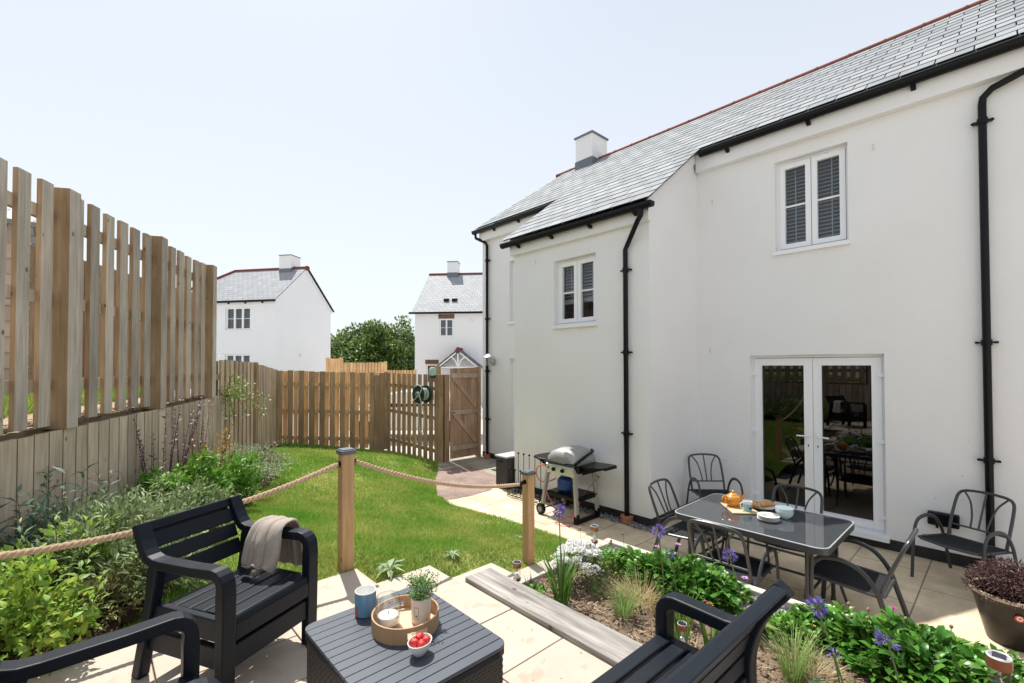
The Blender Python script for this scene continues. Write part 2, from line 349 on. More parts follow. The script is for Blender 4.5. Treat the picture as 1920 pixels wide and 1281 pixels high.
def window(parent, P, a, b, c, d, world=True, n=2, st=.09, blinds='full', sill=True, room=1.0, vent=True, fw=.062):
    fr = MB(); rim(fr, P, a, b, c, d, .035, -st - .06, -st); W = (b - a - .07) / n; panes = []
    for k in range(n):
        x0 = a + .035 + k * W; x1 = x0 + W
        rim(fr, P, x0 + .004, x1 - .004, c + .039, d - .039, fw, -st - .05, -st + .012)
        ubox(fr, P, x0 + fw + .004, x1 - fw - .004, (c + d) / 2 - .011, (c + d) / 2 + .011, -st - .034, -st - .012)
        panes.append((x0 + fw - .002, x1 - fw + .002))
    if vent: ubox(fr, P, (a + b) / 2 - .2, (a + b) / 2 + .2, d - .026, d - .008, -st, -st + .018)
    o = fr.build('window', upvc, parent, world=world)
    for (x0, x1) in panes:
        g = MB(); g.add([P(x0, c + .038 + fw, -st - .03), P(x1, c + .038 + fw, -st - .03), P(x1, d - .038 - fw, -st - .03), P(x0, d - .038 - fw, -st - .03)], [(0, 1, 2, 3)])
        g.build('pane', pane_m, o, world=world)
    if sill:
        s = MB(); ubox(s, P, a - .02, b + .02, c - .05, c - .002, -st - .02, .045); s.build('sill', upvc, o, world=world)
    if blinds:
        bl = MB(); v1 = d - .05; v0 = c + .05 if blinds == 'full' else c + (d - c) * .40
        k = v1
        while k > v0:
            ubox(bl, P, a + .05, b - .05, k - .004, k, -st - .16, -st - .12); bl.v[-8:] = [tuple(Vector(q)) for q in bl.v[-8:]]
            # tilt the slat: lift its outer edge
            lo = len(bl.v) - 8
            for q in range(lo + 0, lo + 4): bl.v[q] = (bl.v[q][0], bl.v[q][1], bl.v[q][2] + .012)
            for q in range(lo + 4, lo + 8): bl.v[q] = (bl.v[q][0], bl.v[q][1], bl.v[q][2] - .014)
            k -= .05
        if blinds == 'half': ubox(bl, P, a + .05, b - .05, v0 - .06, v0, -st - .17, -st - .11)
        for uu in (a + .2, b - .2): ubox(bl, P, uu, uu + .012, v0, v1, -st - .115, -st - .112)
        bl.build('blind', blind_m, o, world=world)
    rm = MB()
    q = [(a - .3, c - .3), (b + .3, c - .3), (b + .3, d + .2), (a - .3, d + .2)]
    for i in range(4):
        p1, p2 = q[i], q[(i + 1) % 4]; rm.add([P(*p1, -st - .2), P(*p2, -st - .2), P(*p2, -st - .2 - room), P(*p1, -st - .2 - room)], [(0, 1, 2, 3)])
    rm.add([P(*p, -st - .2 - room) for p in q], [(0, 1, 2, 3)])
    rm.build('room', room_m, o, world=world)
    return o

# ---------------------------------------------------------------- the main house
FX, BX = 6.76, 5.395; BY0, BY1 = 3.185, 5.80; RK = .75; RZ0, RX0 = 5.32, 6.60
PF = lambda u, v, w: (FX - w, u, v)
PB = lambda u, v, w: (BX - w, u, v)
H = T('white_house', 'white rendered house with slate roof, projecting bay and French doors along the patio', 'house', (FX, 3, 0))
roofz = lambda x: RZ0 + RK * (x - RX0)
w1 = MB()
door_o = (.98, 2.45, .14, 2.255); win_o = (1.30, 2.11, 3.64, 4.85); bwin_o = (4.06, 4.872, 2.75, 3.775); fwin_o = (6.30, 7.42, 3.08, 4.42); fdoor_o = (6.40, 7.42, .15, 2.28)
wall(w1, PF, -4.5, 8.36, .12, 5.3, [door_o, win_o, fwin_o, fdoor_o])
wall(w1, PB, BY0, BY1, .12, 4.2, [bwin_o])
for y in (BY0, BY1): w1.add([(BX, y, .12), (FX, y, .12), (FX, y, roofz(FX) - .06), (BX, y, roofz(BX) - .06)], [(0, 1, 2, 3)])
w1.add([(FX, 8.36, .12), (11.3, 8.36, .12), (11.3, 8.36, 5.0), (9.0, 8.36, 6.9), (FX, 8.36, 5.3)], [(0, 1, 2, 3, 4)])
w1.add([(FX, -4.5, .12), (11.3, -4.5, .12), (11.3, -4.5, 5.0), (9.0, -4.5, 6.9), (FX, -4.5, 5.3)], [(0, 1, 2, 3, 4)])
w1.add([(11.3, -4.5, 0), (11.3, 8.36, 0), (11.3, 8.36, 5.2), (11.3, -4.5, 5.2)], [(0, 1, 2, 3)])
walls = w1.build('wall', render_w, H, world=True)
pl = MB()
pl.box(FX - .0, FX + .2, -4.5, BY0, -.02, .125); pl.box(FX, FX + .2, BY1, 8.37, -.02, .125); pl.box(BX - .004, FX - .001, BY0 - .004, BY1 + .004, -.02, .122)
pl.build('plinth', plinth_m, H, world=True)
# eaves boards (rendered boxes under the roof edge)
ea = MB()
ea.box(FX - .105, FX - .002, -4.5, BY0 - .035, 5.02, 5.27); ea.box(FX - .105, FX - .002, BY1 + .03, 8.36, 5.02, 5.27)
ea.box(BX - .075, BX - .002, BY0 - .03, BY1 + .03, 4.02, 4.20)
for y, s in ((BY0, -1), (BY1, 1)):
    ya = y + s * .03
    ea.prism([(BX - .075, y + s * .001, roofz(BX - .075) - .21), (FX - .004, y + s * .001, roofz(FX) - .21), (FX - .004, y + s * .001, roofz(FX) - .05), (BX - .075, y + s * .001, roofz(BX - .075) - .05)], (0, s * .03, 0))
ea.build('eaves_board', render_w, H, world=True)
# slates: one continuous plane that runs down over the bay (catslide)
sl = MB(); EXP, SW = .225, .30; sn = Vector((-RK, 0, 1)).normalized(); sd_ = Vector((1, 0, RK)).normalized()
x_b = BX - .2; rows = int((9.0 - x_b) * math.sqrt(1 + RK * RK) / EXP) + 1
for i in range(rows):
    x0 = x_b + i * EXP / math.sqrt(1 + RK * RK); base = Vector((x0, 0, roofz(x0)))
    if x0 < RX0 - .03: ya, yb = BY0 - .12, BY1 + .12
    else: ya, yb = -4.6, 8.5 - .8 * (x0 - RX0) / 2.4
    y = ya - (SW / 2 if i % 2 else 0)
    while y < yb:
        p, q = max(y + .006, ya), min(y + SW - .006, yb)
        if q - p > .03:
            up = sd_ * (EXP * 1.25 if i < rows - 1 else EXP); lf = random.uniform(0, .0025)
            a = base + sn * (.010 + lf); b = base + up + sn * .001
            t = sn * .005
            vs = [Vector((a.x, p, a.z)), Vector((a.x, q, a.z)), Vector((b.x, q, b.z)), Vector((b.x, p, b.z))]
            vs += [v - t for v in vs]
            sl.add(vs, [(0, 3, 2, 1), (0, 1, 5, 4), (1, 2, 6, 5), (3, 0, 4, 7), (2, 3, 7, 6)])
        y += SW
roof = sl.build('roof', slate_m, H, world=True)
un = MB()
def rp(x, y, o=-.012): return Vector((x, y, roofz(x))) + sn * o
un.add([rp(RX0, -4.58), rp(9.0, -4.58), rp(9.0, 7.68), rp(RX0, 8.48)], [(0, 1, 2, 3)])
un.add([rp(x_b + .01, BY0 - .11), rp(RX0, BY0 - .11), rp(RX0, BY1 + .11), rp(x_b + .01, BY1 + .11)], [(0, 1, 2, 3)])
un.add([(9.0, -4.58, roofz(9.0) - .02), (11.6, -4.58, 5.0), (11.6, 8.48, 5.0), (9.0, 7.68, roofz(9.0) - .02)], [(0, 1, 2, 3)])
un.build('roof_underlay', slate_gap, roof, world=True)
rd = MB(); y = -4.6
while y < 7.6:
    rd.tube([(9.0, y, roofz(9.0) - .02), (9.0, y + .425, roofz(9.0) - .02)], .062, 10); y += .45
    rd.tube([(9.0, y - .03, roofz(9.0) - .02), (9.0, y, roofz(9.0) - .02)], .068, 10)
rd.build('ridge_tiles', ridge_m, roof, world=True, smooth=True)
ch = MB(); ch.box(8.70, 9.29, 6.63, 7.13, 6.55, 7.66)
chm = ch.build('chimney', render_w, H, world=True)
cp = MB(); cp.box(8.67, 9.32, 6.60, 7.16, 7.66, 7.70); cp.build('chimney_cap', lead_m, chm, world=True); cp = MB(); cp.box(8.685, 9.305, 6.615, 7.145, 6.55, roofz(8.7) + .20)
cp.build('lead_flashing', lead_m, chm, world=True)
# gutters with brackets
def gutter(y0, y1, x, z, nb=1.0):
    g = MB(); pr = [(x + .055 * math.cos(a), z + .056 * math.sin(a)) for a in [math.pi + math.pi * k / 8 for k in range(9)]] + [(x + .055, z + .022), (x - .055, z + .022)]
    g.prism([(px, y0, pz) for px, pz in pr], (0, y1 - y0, 0))
    o = g.build('gutter', blackp, H, world=True)
    y = y0 + .25
    while y < y1:
        b = MB(); b.prism([(x - .03, y, z - .05), (x + .07, y, z - .05), (x + .06, y, z - .10), (x + .02, y, z - .085)], (0, .045, 0)); b.build('bracket', blackp, o, world=True); y += nb
gutter(-4.6, BY0 - .13, FX - .17, 5.25); gutter(BY1 + .12, 8.5, FX - .17, 5.25, .8); gutter(BY0 - .14, BY1 + .14, BX - .16, 4.20, .75)
def downpipe(pts, clips, foot):
    d = MB(); d.tube(pts, .033, 12); o = d.build('downpipe', blackp, H, world=True, smooth=True)
    x, y = pts[-1][0], pts[-1][1]
    for z in clips:
        k = MB(); k.lathe([(.041, z - .03), (.043, z), (.041, z + .03)], (x, y, 0), 12); k.box(x - .01, x + .05, y - .075, y + .075, z - .008, z + .008)
        k.tube([(x + .01, y - .085, z), (x + .01, y - .06, z)], .012, 8); k.tube([(x + .01, y + .06, z), (x + .01, y + .085, z)], .012, 8); k.build('pipe_clip', blackp, o, world=True)
    if foot:
        t = MB(); t.lathe([(.075, 0), (.085, .03), (.08, .06), (.088, .075), (.086, .10), (.05, .10)], (x, y, 0), 20); t.build('drain_collar', terracotta, o, world=True, smooth=True)
px = FX - .055
downpipe([(FX - .17, -.45, 5.2), (FX - .17, -.45, 5.13), (FX - .13, -.40, 5.06), (px, .08, 4.93), (px, .145, 4.86), (px, .152, 4.80), (px, .152, .05)], (4.62, 2.35, 1.15), True)
bx = BX - .055
downpipe([(BX - .16, BY0 + .02, 4.15), (BX - .16, BY0 + .03, 4.07), (BX - .15, BY0 + .08, 4.02), (bx, BY0 + .29, 3.78), (bx, BY0 + .335, 3.70), (bx, BY0 + .335, .08)], (3.42, 2.3, 1.2), True)
downpipe([(FX - .17, 8.42, 5.2), (FX - .17, 8.40, 5.1), (px, 8.2, 4.98), (px, 8.13, 4.9), (px, 8.13, .05)], (4.55, 3.2, 2.0, .9), True)
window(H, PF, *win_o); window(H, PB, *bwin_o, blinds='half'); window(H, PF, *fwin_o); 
# far back door (a sliver beside the bay)
fd = MB(); rim(fd, PF, *fdoor_o, .07, -.16, -.09); ubox(fd, PF, fdoor_o[0] + .07, fdoor_o[1] - .07, fdoor_o[2] + .07, fdoor_o[3] - .07, -.15, -.11)
o = fd.build('door', upvc, H, world=True); h_ = MB(); ubox(h_, PF, 6.49, 6.52, 1.0, 1.25, -.11, -.095); h_.tube([(FX + .06, 6.505, 1.15), (FX + .06, 6.62, 1.15)], .01); h_.build('handle', lead_m, o, world=True)
# French doors
a, b, c, d = door_o; st = .085
fr = MB(); rim(fr, PF, a, b, c, d, .035, -st - .07, -st); ubox(fr, PF, (a + b) / 2 - .22, (a + b) / 2 + .22, d - .028, d - .006, -st, -st + .02)
frame = fr.build('door_frame', upvc, H, world=True)
si = MB(); ubox(si, PF, a - .03, b + .03, c - .045, c + .012, -st - .05, .07); si.build('door_sill', upvc, frame, world=True)
mid = (a + b) / 2
for x0, x1, sgn in ((a + .035, mid - .002, 1), (mid + .002, b - .035, -1)):
    lf = MB(); rim(lf, PF, x0, x1, c + .04, d - .04, .092, -st - .055, -st + .014); rim(lf, PF, x0 + .085, x1 - .085, c + .125, d - .125, .012, -st + .0, -st + .02)
    o = lf.build('door', upvc, H, world=True, bevel=.003)
    g = MB(); g.add([PF(x0 + .08, c + .12, -st - .02), PF(x1 - .08, c + .12, -st - .02), PF(x1 - .08, d - .12, -st - .02), PF(x0 + .08, d - .12, -st - .02)], [(0, 1, 2, 3)]); g.build('pane', dpane_m, o, world=True)
    hx = x1 - .05 if sgn == 1 else x0 + .05
    hh = MB(); ubox(hh, PF, hx - .016, hx + .016, 1.02, 1.27, -st + .014, -st + .024); hh.tube([PF(hx, 1.21, -st + .02), PF(hx, 1.21, -st + .055)], .011); hh.tube([PF(hx, 1.21, -st + .055), PF(hx - sgn * .125, 1.205, -st + .06)], .0095)
    hnd = hh.build('handle', upvc, o, world=True, smooth=True)
    kh = MB(); ubox(kh, PF, hx - .006, hx + .006, 1.07, 1.10, -st + .024, -st + .0255); kh.build('keyhole', blackp, hnd, world=True)
    ex = x0 - .01 if sgn == 1 else x1 + .01
    for z in (c + .2, 1.22, d - .25): hg = MB(); ubox(hg, PF, ex - .055, ex + .055, z - .022, z + .022, -st + .0, -st + .03); hg.tube([PF(ex - sgn * .03, z - .05, -st + .02), PF(ex - sgn * .03, z + .05, -st + .02)], .014); hg.build('hinge', upvc, o, world=True)
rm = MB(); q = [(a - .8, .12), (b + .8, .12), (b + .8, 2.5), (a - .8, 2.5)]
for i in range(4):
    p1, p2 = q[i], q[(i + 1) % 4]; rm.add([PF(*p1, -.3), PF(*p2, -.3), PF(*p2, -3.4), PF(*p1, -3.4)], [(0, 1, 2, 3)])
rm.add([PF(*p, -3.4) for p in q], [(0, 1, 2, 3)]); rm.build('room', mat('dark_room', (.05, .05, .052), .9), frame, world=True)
# small tie stains / fixings left on the render
for y, z, P_ in ((1.05, 4.70, PF), (2.95, 4.55, PF), (3.0, 2.35, PF), (5.28, 3.84, PB)): sp = MB(); ubox(sp, P_, y - .010, y + .010, z - .05, z + .03, .0015, .003); sp.build('render_patch', mat('render_stain', (.66, .63, .60), .95), walls, world=True)

scuff_m = mat('render_scuff', (.50, .47, .43), .95)
for k in range(26):
    y = random.choice([random.uniform(-1.2, .9), random.uniform(2.5, 3.1), random.uniform(-.6, .9)]); z = .15 + abs(random.gauss(0, .55)); r_ = random.uniform(.003, .009)
    sp = MB(); sp.add([PF(y + r_ * math.cos(a) * random.uniform(.6, 1.3), z + r_ * math.sin(a) * random.uniform(.6, 1.5), .0012) for a in [j * .785 for j in range(8)]], [tuple(range(8))]); sp.build('scuff', scuff_m, walls, world=True)
for k in range(12):
    y = random.uniform(3.3, 5.7); z = .15 + abs(random.gauss(0, .6)); r_ = random.uniform(.003, .009)
    sp = MB(); sp.add([PB(y + r_ * math.cos(a), z + r_ * math.sin(a) * random.uniform(.6, 1.5), .0012) for a in [j * .785 for j in range(8)]], [tuple(range(8))]); sp.build('scuff', scuff_m, walls, world=True)
# things fixed to the house
t = T('wall_lantern', 'galvanised bulkhead lantern on the white wall beside the wooden gate', 'wall lamp', (FX, 7.95, 2.2))
galv = mat('galvanised', (.55, .57, .58), .35, metal=.8)
m = MB(); m.lathe([(.075, 0), (.075, .02), (.05, .03)], n=20, M=Matrix.Translation((0, 0, 0)) @ Matrix.Rotation(R(-90), 4, 'Y')); m.build('wall_plate', galv, t, smooth=True)
m = MB(); m.tube([(-.02, 0, 0), (-.12, 0, .0), (-.16, 0, .05), (-.16, 0, .10)], .016); m.build('arm', galv, t, smooth=True)
m = MB(); m.lathe([(.02, .19), (.13, .12), (.135, .115), (.125, .115), (.02, .17)], (-.16, 0, 0), 24); m.build('shade', galv, t, smooth=True)
m = MB(); m.lathe([(.03, -.08), (.055, -.06), (.06, .08), (.05, .12)], (-.16, 0, 0), 18, cap=False); jar = m.build('glass_jar', glass('lamp_glass', (.95, .97, .97), .6, .06), t, smooth=True)
m = MB()
for k in range(6):
    an = k * math.pi / 3; m.tube([(-.16 + .062 * math.cos(an), .062 * math.sin(an), -.07), (-.16 + .065 * math.cos(an), .065 * math.sin(an), .115)], .004, 5)
for z in (-.06, 0, .06): m.tube([(-.16 + .064 * math.cos(k * R(20)), .064 * math.sin(k * R(20)), z) for k in range(19)], .004, 5, cap=False)
m.build('cage', galv, jar, smooth=True)
t = T('socket_box', 'black outdoor socket box low on the wall between French doors and downpipe', 'socket', (FX, .50, .47))
m = MB(); m.box(-.075, 0, -.125, .125, -.07, .07); m.build('box', blackp, t, bevel=.012)
m = MB(); m.box(-.085, -.075, -.115, .115, -.05, .06); m.build('lid', blackp, t, bevel=.004)
m = MB(); m.tube([(-.04, -.05, -.07), (-.04, -.05, -.13)], .012); m.tube([(-.04, .05, -.07), (-.04, .05, -.10)], .012); m.build('cable_entry', blackp, t, smooth=True)

# ---------------------------------------------------------------- ground, lawn, paving
def sheet(name, poly, z, m, uvs=1, rot=0):
    mb = MB(); mb.add([(x, y, z) for x, y in poly], [tuple(range(len(poly)))])
    return struct(mb.build(name, m, uv=lambda v: (v.x * math.cos(rot) - v.y * math.sin(rot), v.x * math.sin(rot) + v.y * math.cos(rot))))
ground_m = mat('far_ground', (.40, .385, .35), .95, spec=.1, c2=(.50, .48, .44), ns=.6, amount=.6, bump=.2)
sheet('ground', [(-700, -700), (700, -700), (700, 700), (-700, 700)], -.06, ground_m)
EDGE = [(2.2, 4.30), (3.2, 4.28), (4.28, 4.24), (4.8, 4.19), (5.7, 4.03), (6.35, 4.16), (7.1, 4.60), (7.8, 5.12), (8.4, 5.56), (9.0, 5.66), (10.3, 5.46), (11.6, 5.5)]
def bx_(y): return np.interp(y, [e[0] for e in EDGE], [e[1] for e in EDGE])
def zl(x, y):
    y = np.asarray(y, float); s = np.interp(y, [3.2, 6.5, 11.3], [.226, .20, .145])
    u = np.maximum(bx_(y) - x, 0)
    z = np.minimum(.012 + u * s, .665); x_ = np.asarray(x, float)
    t = np.select([x_ < 1.41, x_ < 2.035, x_ < 2.685, x_ < 3.38], [.655, .50, .33, .16], .15); k = np.clip((y - 3.22) / .30, 0, 1)
    z = np.minimum(z, t) * (1 - k) + z * k
    return z + .012 * np.clip((y - 3.2) * 2, 0, 1) * np.sin(x * 2.3 + y * 1.1) * np.minimum(u, 1)
FD = np.array([math.sin(R(29.2)), math.cos(R(29.2))]); F0 = np.array([-.2, 4.9]); FNm = np.array([FD[1], -FD[0]])
def FP(s, n=0): return F0 + FD * s + FNm * n
COR = np.array([3.07, 11.3]); SB = np.array([5.32, 10.32]); GP = np.array([5.62, 8.55])
patio_m = brickmat('sandstone_paving', (.66, .53, .37), (.585, .475, .335), (.22, .18, .135), .9, .6, .006, .5, .3, .75, .3)
path_poly = [(3.3, -5), (FX + .15, -5), (FX + .15, 8.5)] + [(e[1] - .06, e[0]) for e in reversed(EDGE) if e[0] < 8.5] + [(3.3, 2.2)]
path_poly = [(3.3, -5), (FX + .15, -5), (FX + .15, 8.6), (5.4, 8.6)] + [(float(bx_(y)) - .05, y) for y in np.arange(8.3, 2.4, -.3)] + [(3.3, 2.4)]
sheet('patio_paving', path_poly, 0.0, patio_m, rot=0)
brick_m = brickmat('brick_pavers', (.30, .205, .165), (.24, .185, .16), (.17, .145, .125), .21, .10, .006, .5, .4, .85, .3)
bp = [(float(bx_(y)) - .03, y) for y in np.arange(6.05, 7.95, .2)] + [(5.95, 7.9), (5.72, 6.55), (5.05, 6.02), (4.6, 5.98)]
sheet('brick_path', bp, .005, brick_m, rot=R(55))
sheet('gate_paving', [(5.98, 7.9), (5.74, 6.58), (5.9, 6.4), (6.9, 6.4), (6.9, 8.6), (5.5, 8.6), (5.35, 7.95)], .006, brickmat('grey_flags', (.34, .31, .25), (.28, .26, .22), (.12, .11, .10), .6, .45, .006, .5, .3, .8, .3), rot=R(0))
# deck of sandstone slabs with three steps
slab_m = mat('sandstone_slab', (.43, .36, .29), .72, spec=.2, c2=(.51, .44, .365), ns=2.2, amount=.7, bump=.4, bscale=18, rnd=.06, detail=10, c3=(.42, .345, .27), s3=7, t3=.60)
mortar_m = mat('mortar', (.20, .165, .13), .95)
DZ = .67
dk = MB()
cols_ = [(1.425, 1.866), (.84, 1.418), (.24, .833), (-.36, .233), (-.96, -.367), (-1.6, -.967), (-2.3, -1.607)]
rws = {0: [2.498, 2.032, 1.632, 1.03, .43, -.17, -.77, -1.4], 1: [3.19, 2.62, 2.24, 1.66, 1.06, .46, -.14, -.74, -1.4]}
for ci, (xa, xb) in enumerate(cols_):
    rw = rws[0] if ci == 0 else [3.19] + [y - .27 * (ci % 2) for y in rws[1][1:]]
    for k in range(len(rw) - 1): dk.box(xa, xb, rw[k + 1] + .004, rw[k] - .003, DZ - .045, DZ + random.uniform(-.0015, .0015))
dk.box(1.418, 1.40, 2.51, 3.19, DZ - .045, DZ)
for i, (xa, xb) in enumerate(((1.40, 2.03), (2.03, 2.68), (2.68, 3.37))):
    z = DZ - .165 * (i + 1); z = (.515, .345, .175)[i]
    dk.box(xa + .003, xb, 2.39, 2.86, z - .045, z); dk.box(xa + .003, xb, 2.866, 3.19, z - .045, z - .001)
deck = struct(dk.build('deck_paving', slab_m, bevel=.004))
mb = MB(); mb.box(-2.3, 1.39, -1.4, 3.18, -.06, DZ - .02); mb.box(1.385, 1.86, -1.4, 2.49, -.06, DZ - .022)
for i, (xa, xb) in enumerate(((1.38, 2.02), (2.0, 2.67), (2.65, 3.35))): mb.box(xa, xb, 2.40, 3.18, -.06, (.515, .345, .175)[i] - .03)
struct(mb.build('deck_base', mortar_m))
# lawn surface (heightfield) and border soil along the fence
def grid(name, m, x0, x1, y0, y1, nx, ny, inside, zf):
    xs = np.linspace(x0, x1, nx); ys = np.linspace(y0, y1, ny); X, Y = np.meshgrid(xs, ys, indexing='ij'); Z = zf(X, Y)
    V = np.stack([X, Y, Z], -1).reshape(-1, 3); idx = np.arange(nx * ny).reshape(nx, ny)
    F = np.stack([idx[:-1, :-1], idx[1:, :-1], idx[1:, 1:], idx[:-1, 1:]], -1).reshape(-1, 4)
    cx = V[F].mean(1); F = F[inside(cx[:, 0], cx[:, 1])]
    return npmesh(name, V, F, m, smooth=True)
def fence_n(x, y): return (x - F0[0]) * FNm[0] + (y - F0[1]) * FNm[1]
def right_of_back(x, y):
    d = SB - COR; return (x - COR[0]) * d[1] - (y - COR[1]) * d[0] > -.45
def in_garden(x, y): return (fence_n(x, y) > -.1) & right_of_back(x, y) & (x < bx_(y))
def in_deck(x, y): return ((x < 1.40) & (y < 3.19)) | ((x < 3.37) & (y < 3.19) & (x > 1.2))
def sidx(x, y): return (x - F0[0]) * FD[0] + (y - F0[1]) * FD[1]
def border_w(s): return np.interp(s, [-4, -2.2, -1.4, .5, 2, 3.2, 4.6, 5.2], [1.2, 1.16, 1.08, .95, .85, .75, .45, .0]) + .05 * np.sin(s * 5.1) + .03 * np.sin(s * 11)
lawn_m = mat('lawn_base', (.15, .22, .035), .95, spec=.1, c2=(.36, .32, .13), ns=2.2, amount=.55, bump=.6, bscale=90)
struct(grid('lawn', lawn_m, -1.2, 5.7, 3.0, 11.9, 110, 150, lambda x, y: in_garden(x, y) & ~in_deck(x + .02, y + .02) & (fence_n(x, y) > border_w(sidx(x, y)) - .1), zl))
struct(grid('border_soil', soil_dark, -3.0, 3.4, 1.0, 10.5, 150, 170, lambda x, y: (fence_n(x, y) > -.1) & (fence_n(x, y) < border_w(sidx(x, y))) & ~in_deck(x + .03, y + .03),
    lambda x, y: np.where(y < 3.2, .66, zl(x, y)) + .035 + .02 * np.sin(x * 23 + y * 9) * np.sin(y * 19 - x * 7)))
# grass blades
NB = 330000
xs = rng.uniform(-1, 5.6, NB * 3); ys = rng.uniform(3.0, 11.5, NB * 3)
depth = xs * .677 + ys * .736
keep = (in_garden(xs, ys) | ((xs < bx_(ys) + .035) & (rng.random(len(xs)) < .4) & in_garden(xs - .05, ys))) & ~in_deck(xs + .0, ys) & (fence_n(xs, ys) > border_w(sidx(xs, ys)) - .07) & (rng.random(len(xs)) < np.clip(20 / depth ** 2, .12, 1))
patch = np.sin(xs * 1.9 + 1.3 * np.sin(ys * 1.4)) * np.sin(ys * 1.6 + .8 * np.sin(xs * 2.1)) + .5 * np.sin(xs * 5.3 + ys * 3.1) * np.sin(ys * 4.7 - xs * 2.2)
keep &= rng.random(len(xs)) < np.clip(.95 - .28 * patch, .42, 1)
xs, ys, depth, patch = xs[keep], ys[keep], depth[keep], patch[keep]; n = len(xs)
zs = zl(xs, ys); hgt = rng.uniform(.016, .040, n) * (1 - .22 * patch) * np.clip(.8 + depth / 22, .8, 1.3); wd = rng.uniform(.0022, .0042, n) * np.clip(depth / 4.5, 1, 2.4); an = rng.uniform(0, 6.283, n)
ln = rng.normal(0, .55, (n, 2)) * hgt[:, None]
b0 = np.stack([xs - np.cos(an) * wd, ys - np.sin(an) * wd, zs - .004], 1); b1 = np.stack([xs + np.cos(an) * wd, ys + np.sin(an) * wd, zs - .004], 1)
tp = np.stack([xs + ln[:, 0], ys + ln[:, 1], zs + hgt], 1)
grass_m = mat('grass_blade', (.145, .34, .035), .5, spec=.3, c2=(.41, .45, .12), ns=1.1, amount=.34, rnd=.38, hv=.022, trans=.35)
g = npmesh('lawn_grass', np.stack([b0, b1, tp], 1).reshape(-1, 3), np.arange(3 * n).reshape(-1, 3), grass_m)
struct(g, 'stuff')

# raised bed between the deck and the patio
def zb(x, y): return .535 + .022 * np.sin(x * 6 + y * 4) * np.sin(y * 5.3 - x * 3) + .008 * np.sin(x * 31) * np.sin(y * 27 + x * 5)
struct(grid('bed_soil', soil_m, 2.05, 3.12, -1.6, 2.35, 80, 240, lambda x, y: x > 0, zb))
pc = []; pv = []; nclod = 6500
cx = rng.uniform(2.1, 3.1, nclod); cy = rng.uniform(-.4, 2.33, nclod); cs = rng.lognormal(-4.9, .5, nclod).clip(.004, .022)
cz = zb(cx, cy); base_ = np.array([(1, 0, 0), (-.5, .87, 0), (-.5, -.87, 0), (0, 0, .9), (0, 0, -.5)])
V = np.stack([cx, cy, cz], 1)[:, None, :] + base_[None] * cs[:, None, None] * rng.uniform(.6, 1.4, (nclod, 5, 1)); Fc = np.array([(0, 1, 3), (1, 2, 3), (2, 0, 3), (1, 0, 4), (2, 1, 4), (0, 2, 4)])
struct(npmesh('soil_clods', V.reshape(-1, 3), (Fc[None] + 5 * np.arange(nclod)[:, None, None]).reshape(-1, 3), mat('soil_clod', (.11, .078, .055), 1, c2=(.25, .185, .135), ns=30, rnd=.5, spec=.05), rnd=np.repeat(rng.random(nclod), 6)), 'stuff')
# mulch straws / dry bits
ns_ = 420; cx = rng.uniform(2.1, 3.1, ns_); cy = rng.uniform(-.4, 2.33, ns_); a1 = rng.uniform(0, 6.28, ns_); L_ = rng.uniform(.01, .045, ns_); z_ = zb(cx, cy) + .006
dx, dy = np.cos(a1) * L_, np.sin(a1) * L_; px_, py_ = -np.sin(a1) * .0018, np.cos(a1) * .0018
V = np.stack([np.stack([cx - dx + px_, cy - dy + py_, z_], 1), np.stack([cx - dx - px_, cy - dy - py_, z_], 1), np.stack([cx + dx - px_, cy + dy - py_, z_ + .012], 1), np.stack([cx + dx + px_, cy + dy + py_, z_ + .012], 1)], 1)
struct(npmesh('dry_mulch', V.reshape(-1, 3), np.arange(4 * ns_).reshape(-1, 4), mat('dry_straw', (.38, .29, .18), .9, c2=(.50, .40, .27), rnd=.4)), 'stuff')
def beam(name, label, cat, x0, x1, y0, y1, z0, z1, m, bevel=.006):
    t = MB(); t.box(x0 - x0, x1 - x0, 0, y1 - y0, 0, z1 - z0); o = t.build(name, m, bevel=bevel); o.location = (x0, y0, z0); return tag(o, label, cat)
beam('oak_sleeper', 'long weathered grey timber sleeper along the edge of the upper terrace', 'sleeper', 1.872, 2.09, -1.4, 2.505, .48, .698, sleeper_m)
beam('bed_board', 'grey board holding the flower bed beside the steps', 'board', 2.092, 3.305, 2.352, 2.385, .05, .585, mat('grey_board', (.40, .38, .35), .9, c2=(.52, .50, .46), ns=9, stretch=(.2, 1, 1)))
beam('edging_board', 'thin brown board between the soil and the slate chippings', 'board', 3.10, 3.12, -1.6, 2.34, .30, .562, wood('brown_board', (.26, .17, .10), (.38, .27, .18), (.12, .07, .04), axis='Y'))
beam('pale_sleeper', 'pale sawn timber sleeper along the patio side of the flower bed, uppermost', 'sleeper', 3.308, 3.378, -1.6, 2.42, .405, .602, pale_board)
beam('pale_sleeper', 'timber sleeper under the pale one along the patio side of the flower bed', 'sleeper', 3.306, 3.376, -1.6, 2.42, .20, .402, pale_board)
beam('pale_sleeper', 'lowest timber sleeper of the flower bed wall, on the patio', 'sleeper', 3.308, 3.378, -1.6, 2.42, 0, .197, pale_board)
beam('pale_return', 'short pale timber closing the slate chippings at the end of the flower bed', 'sleeper', 3.121, 3.306, 2.345, 2.42, .40, .600, pale_board)
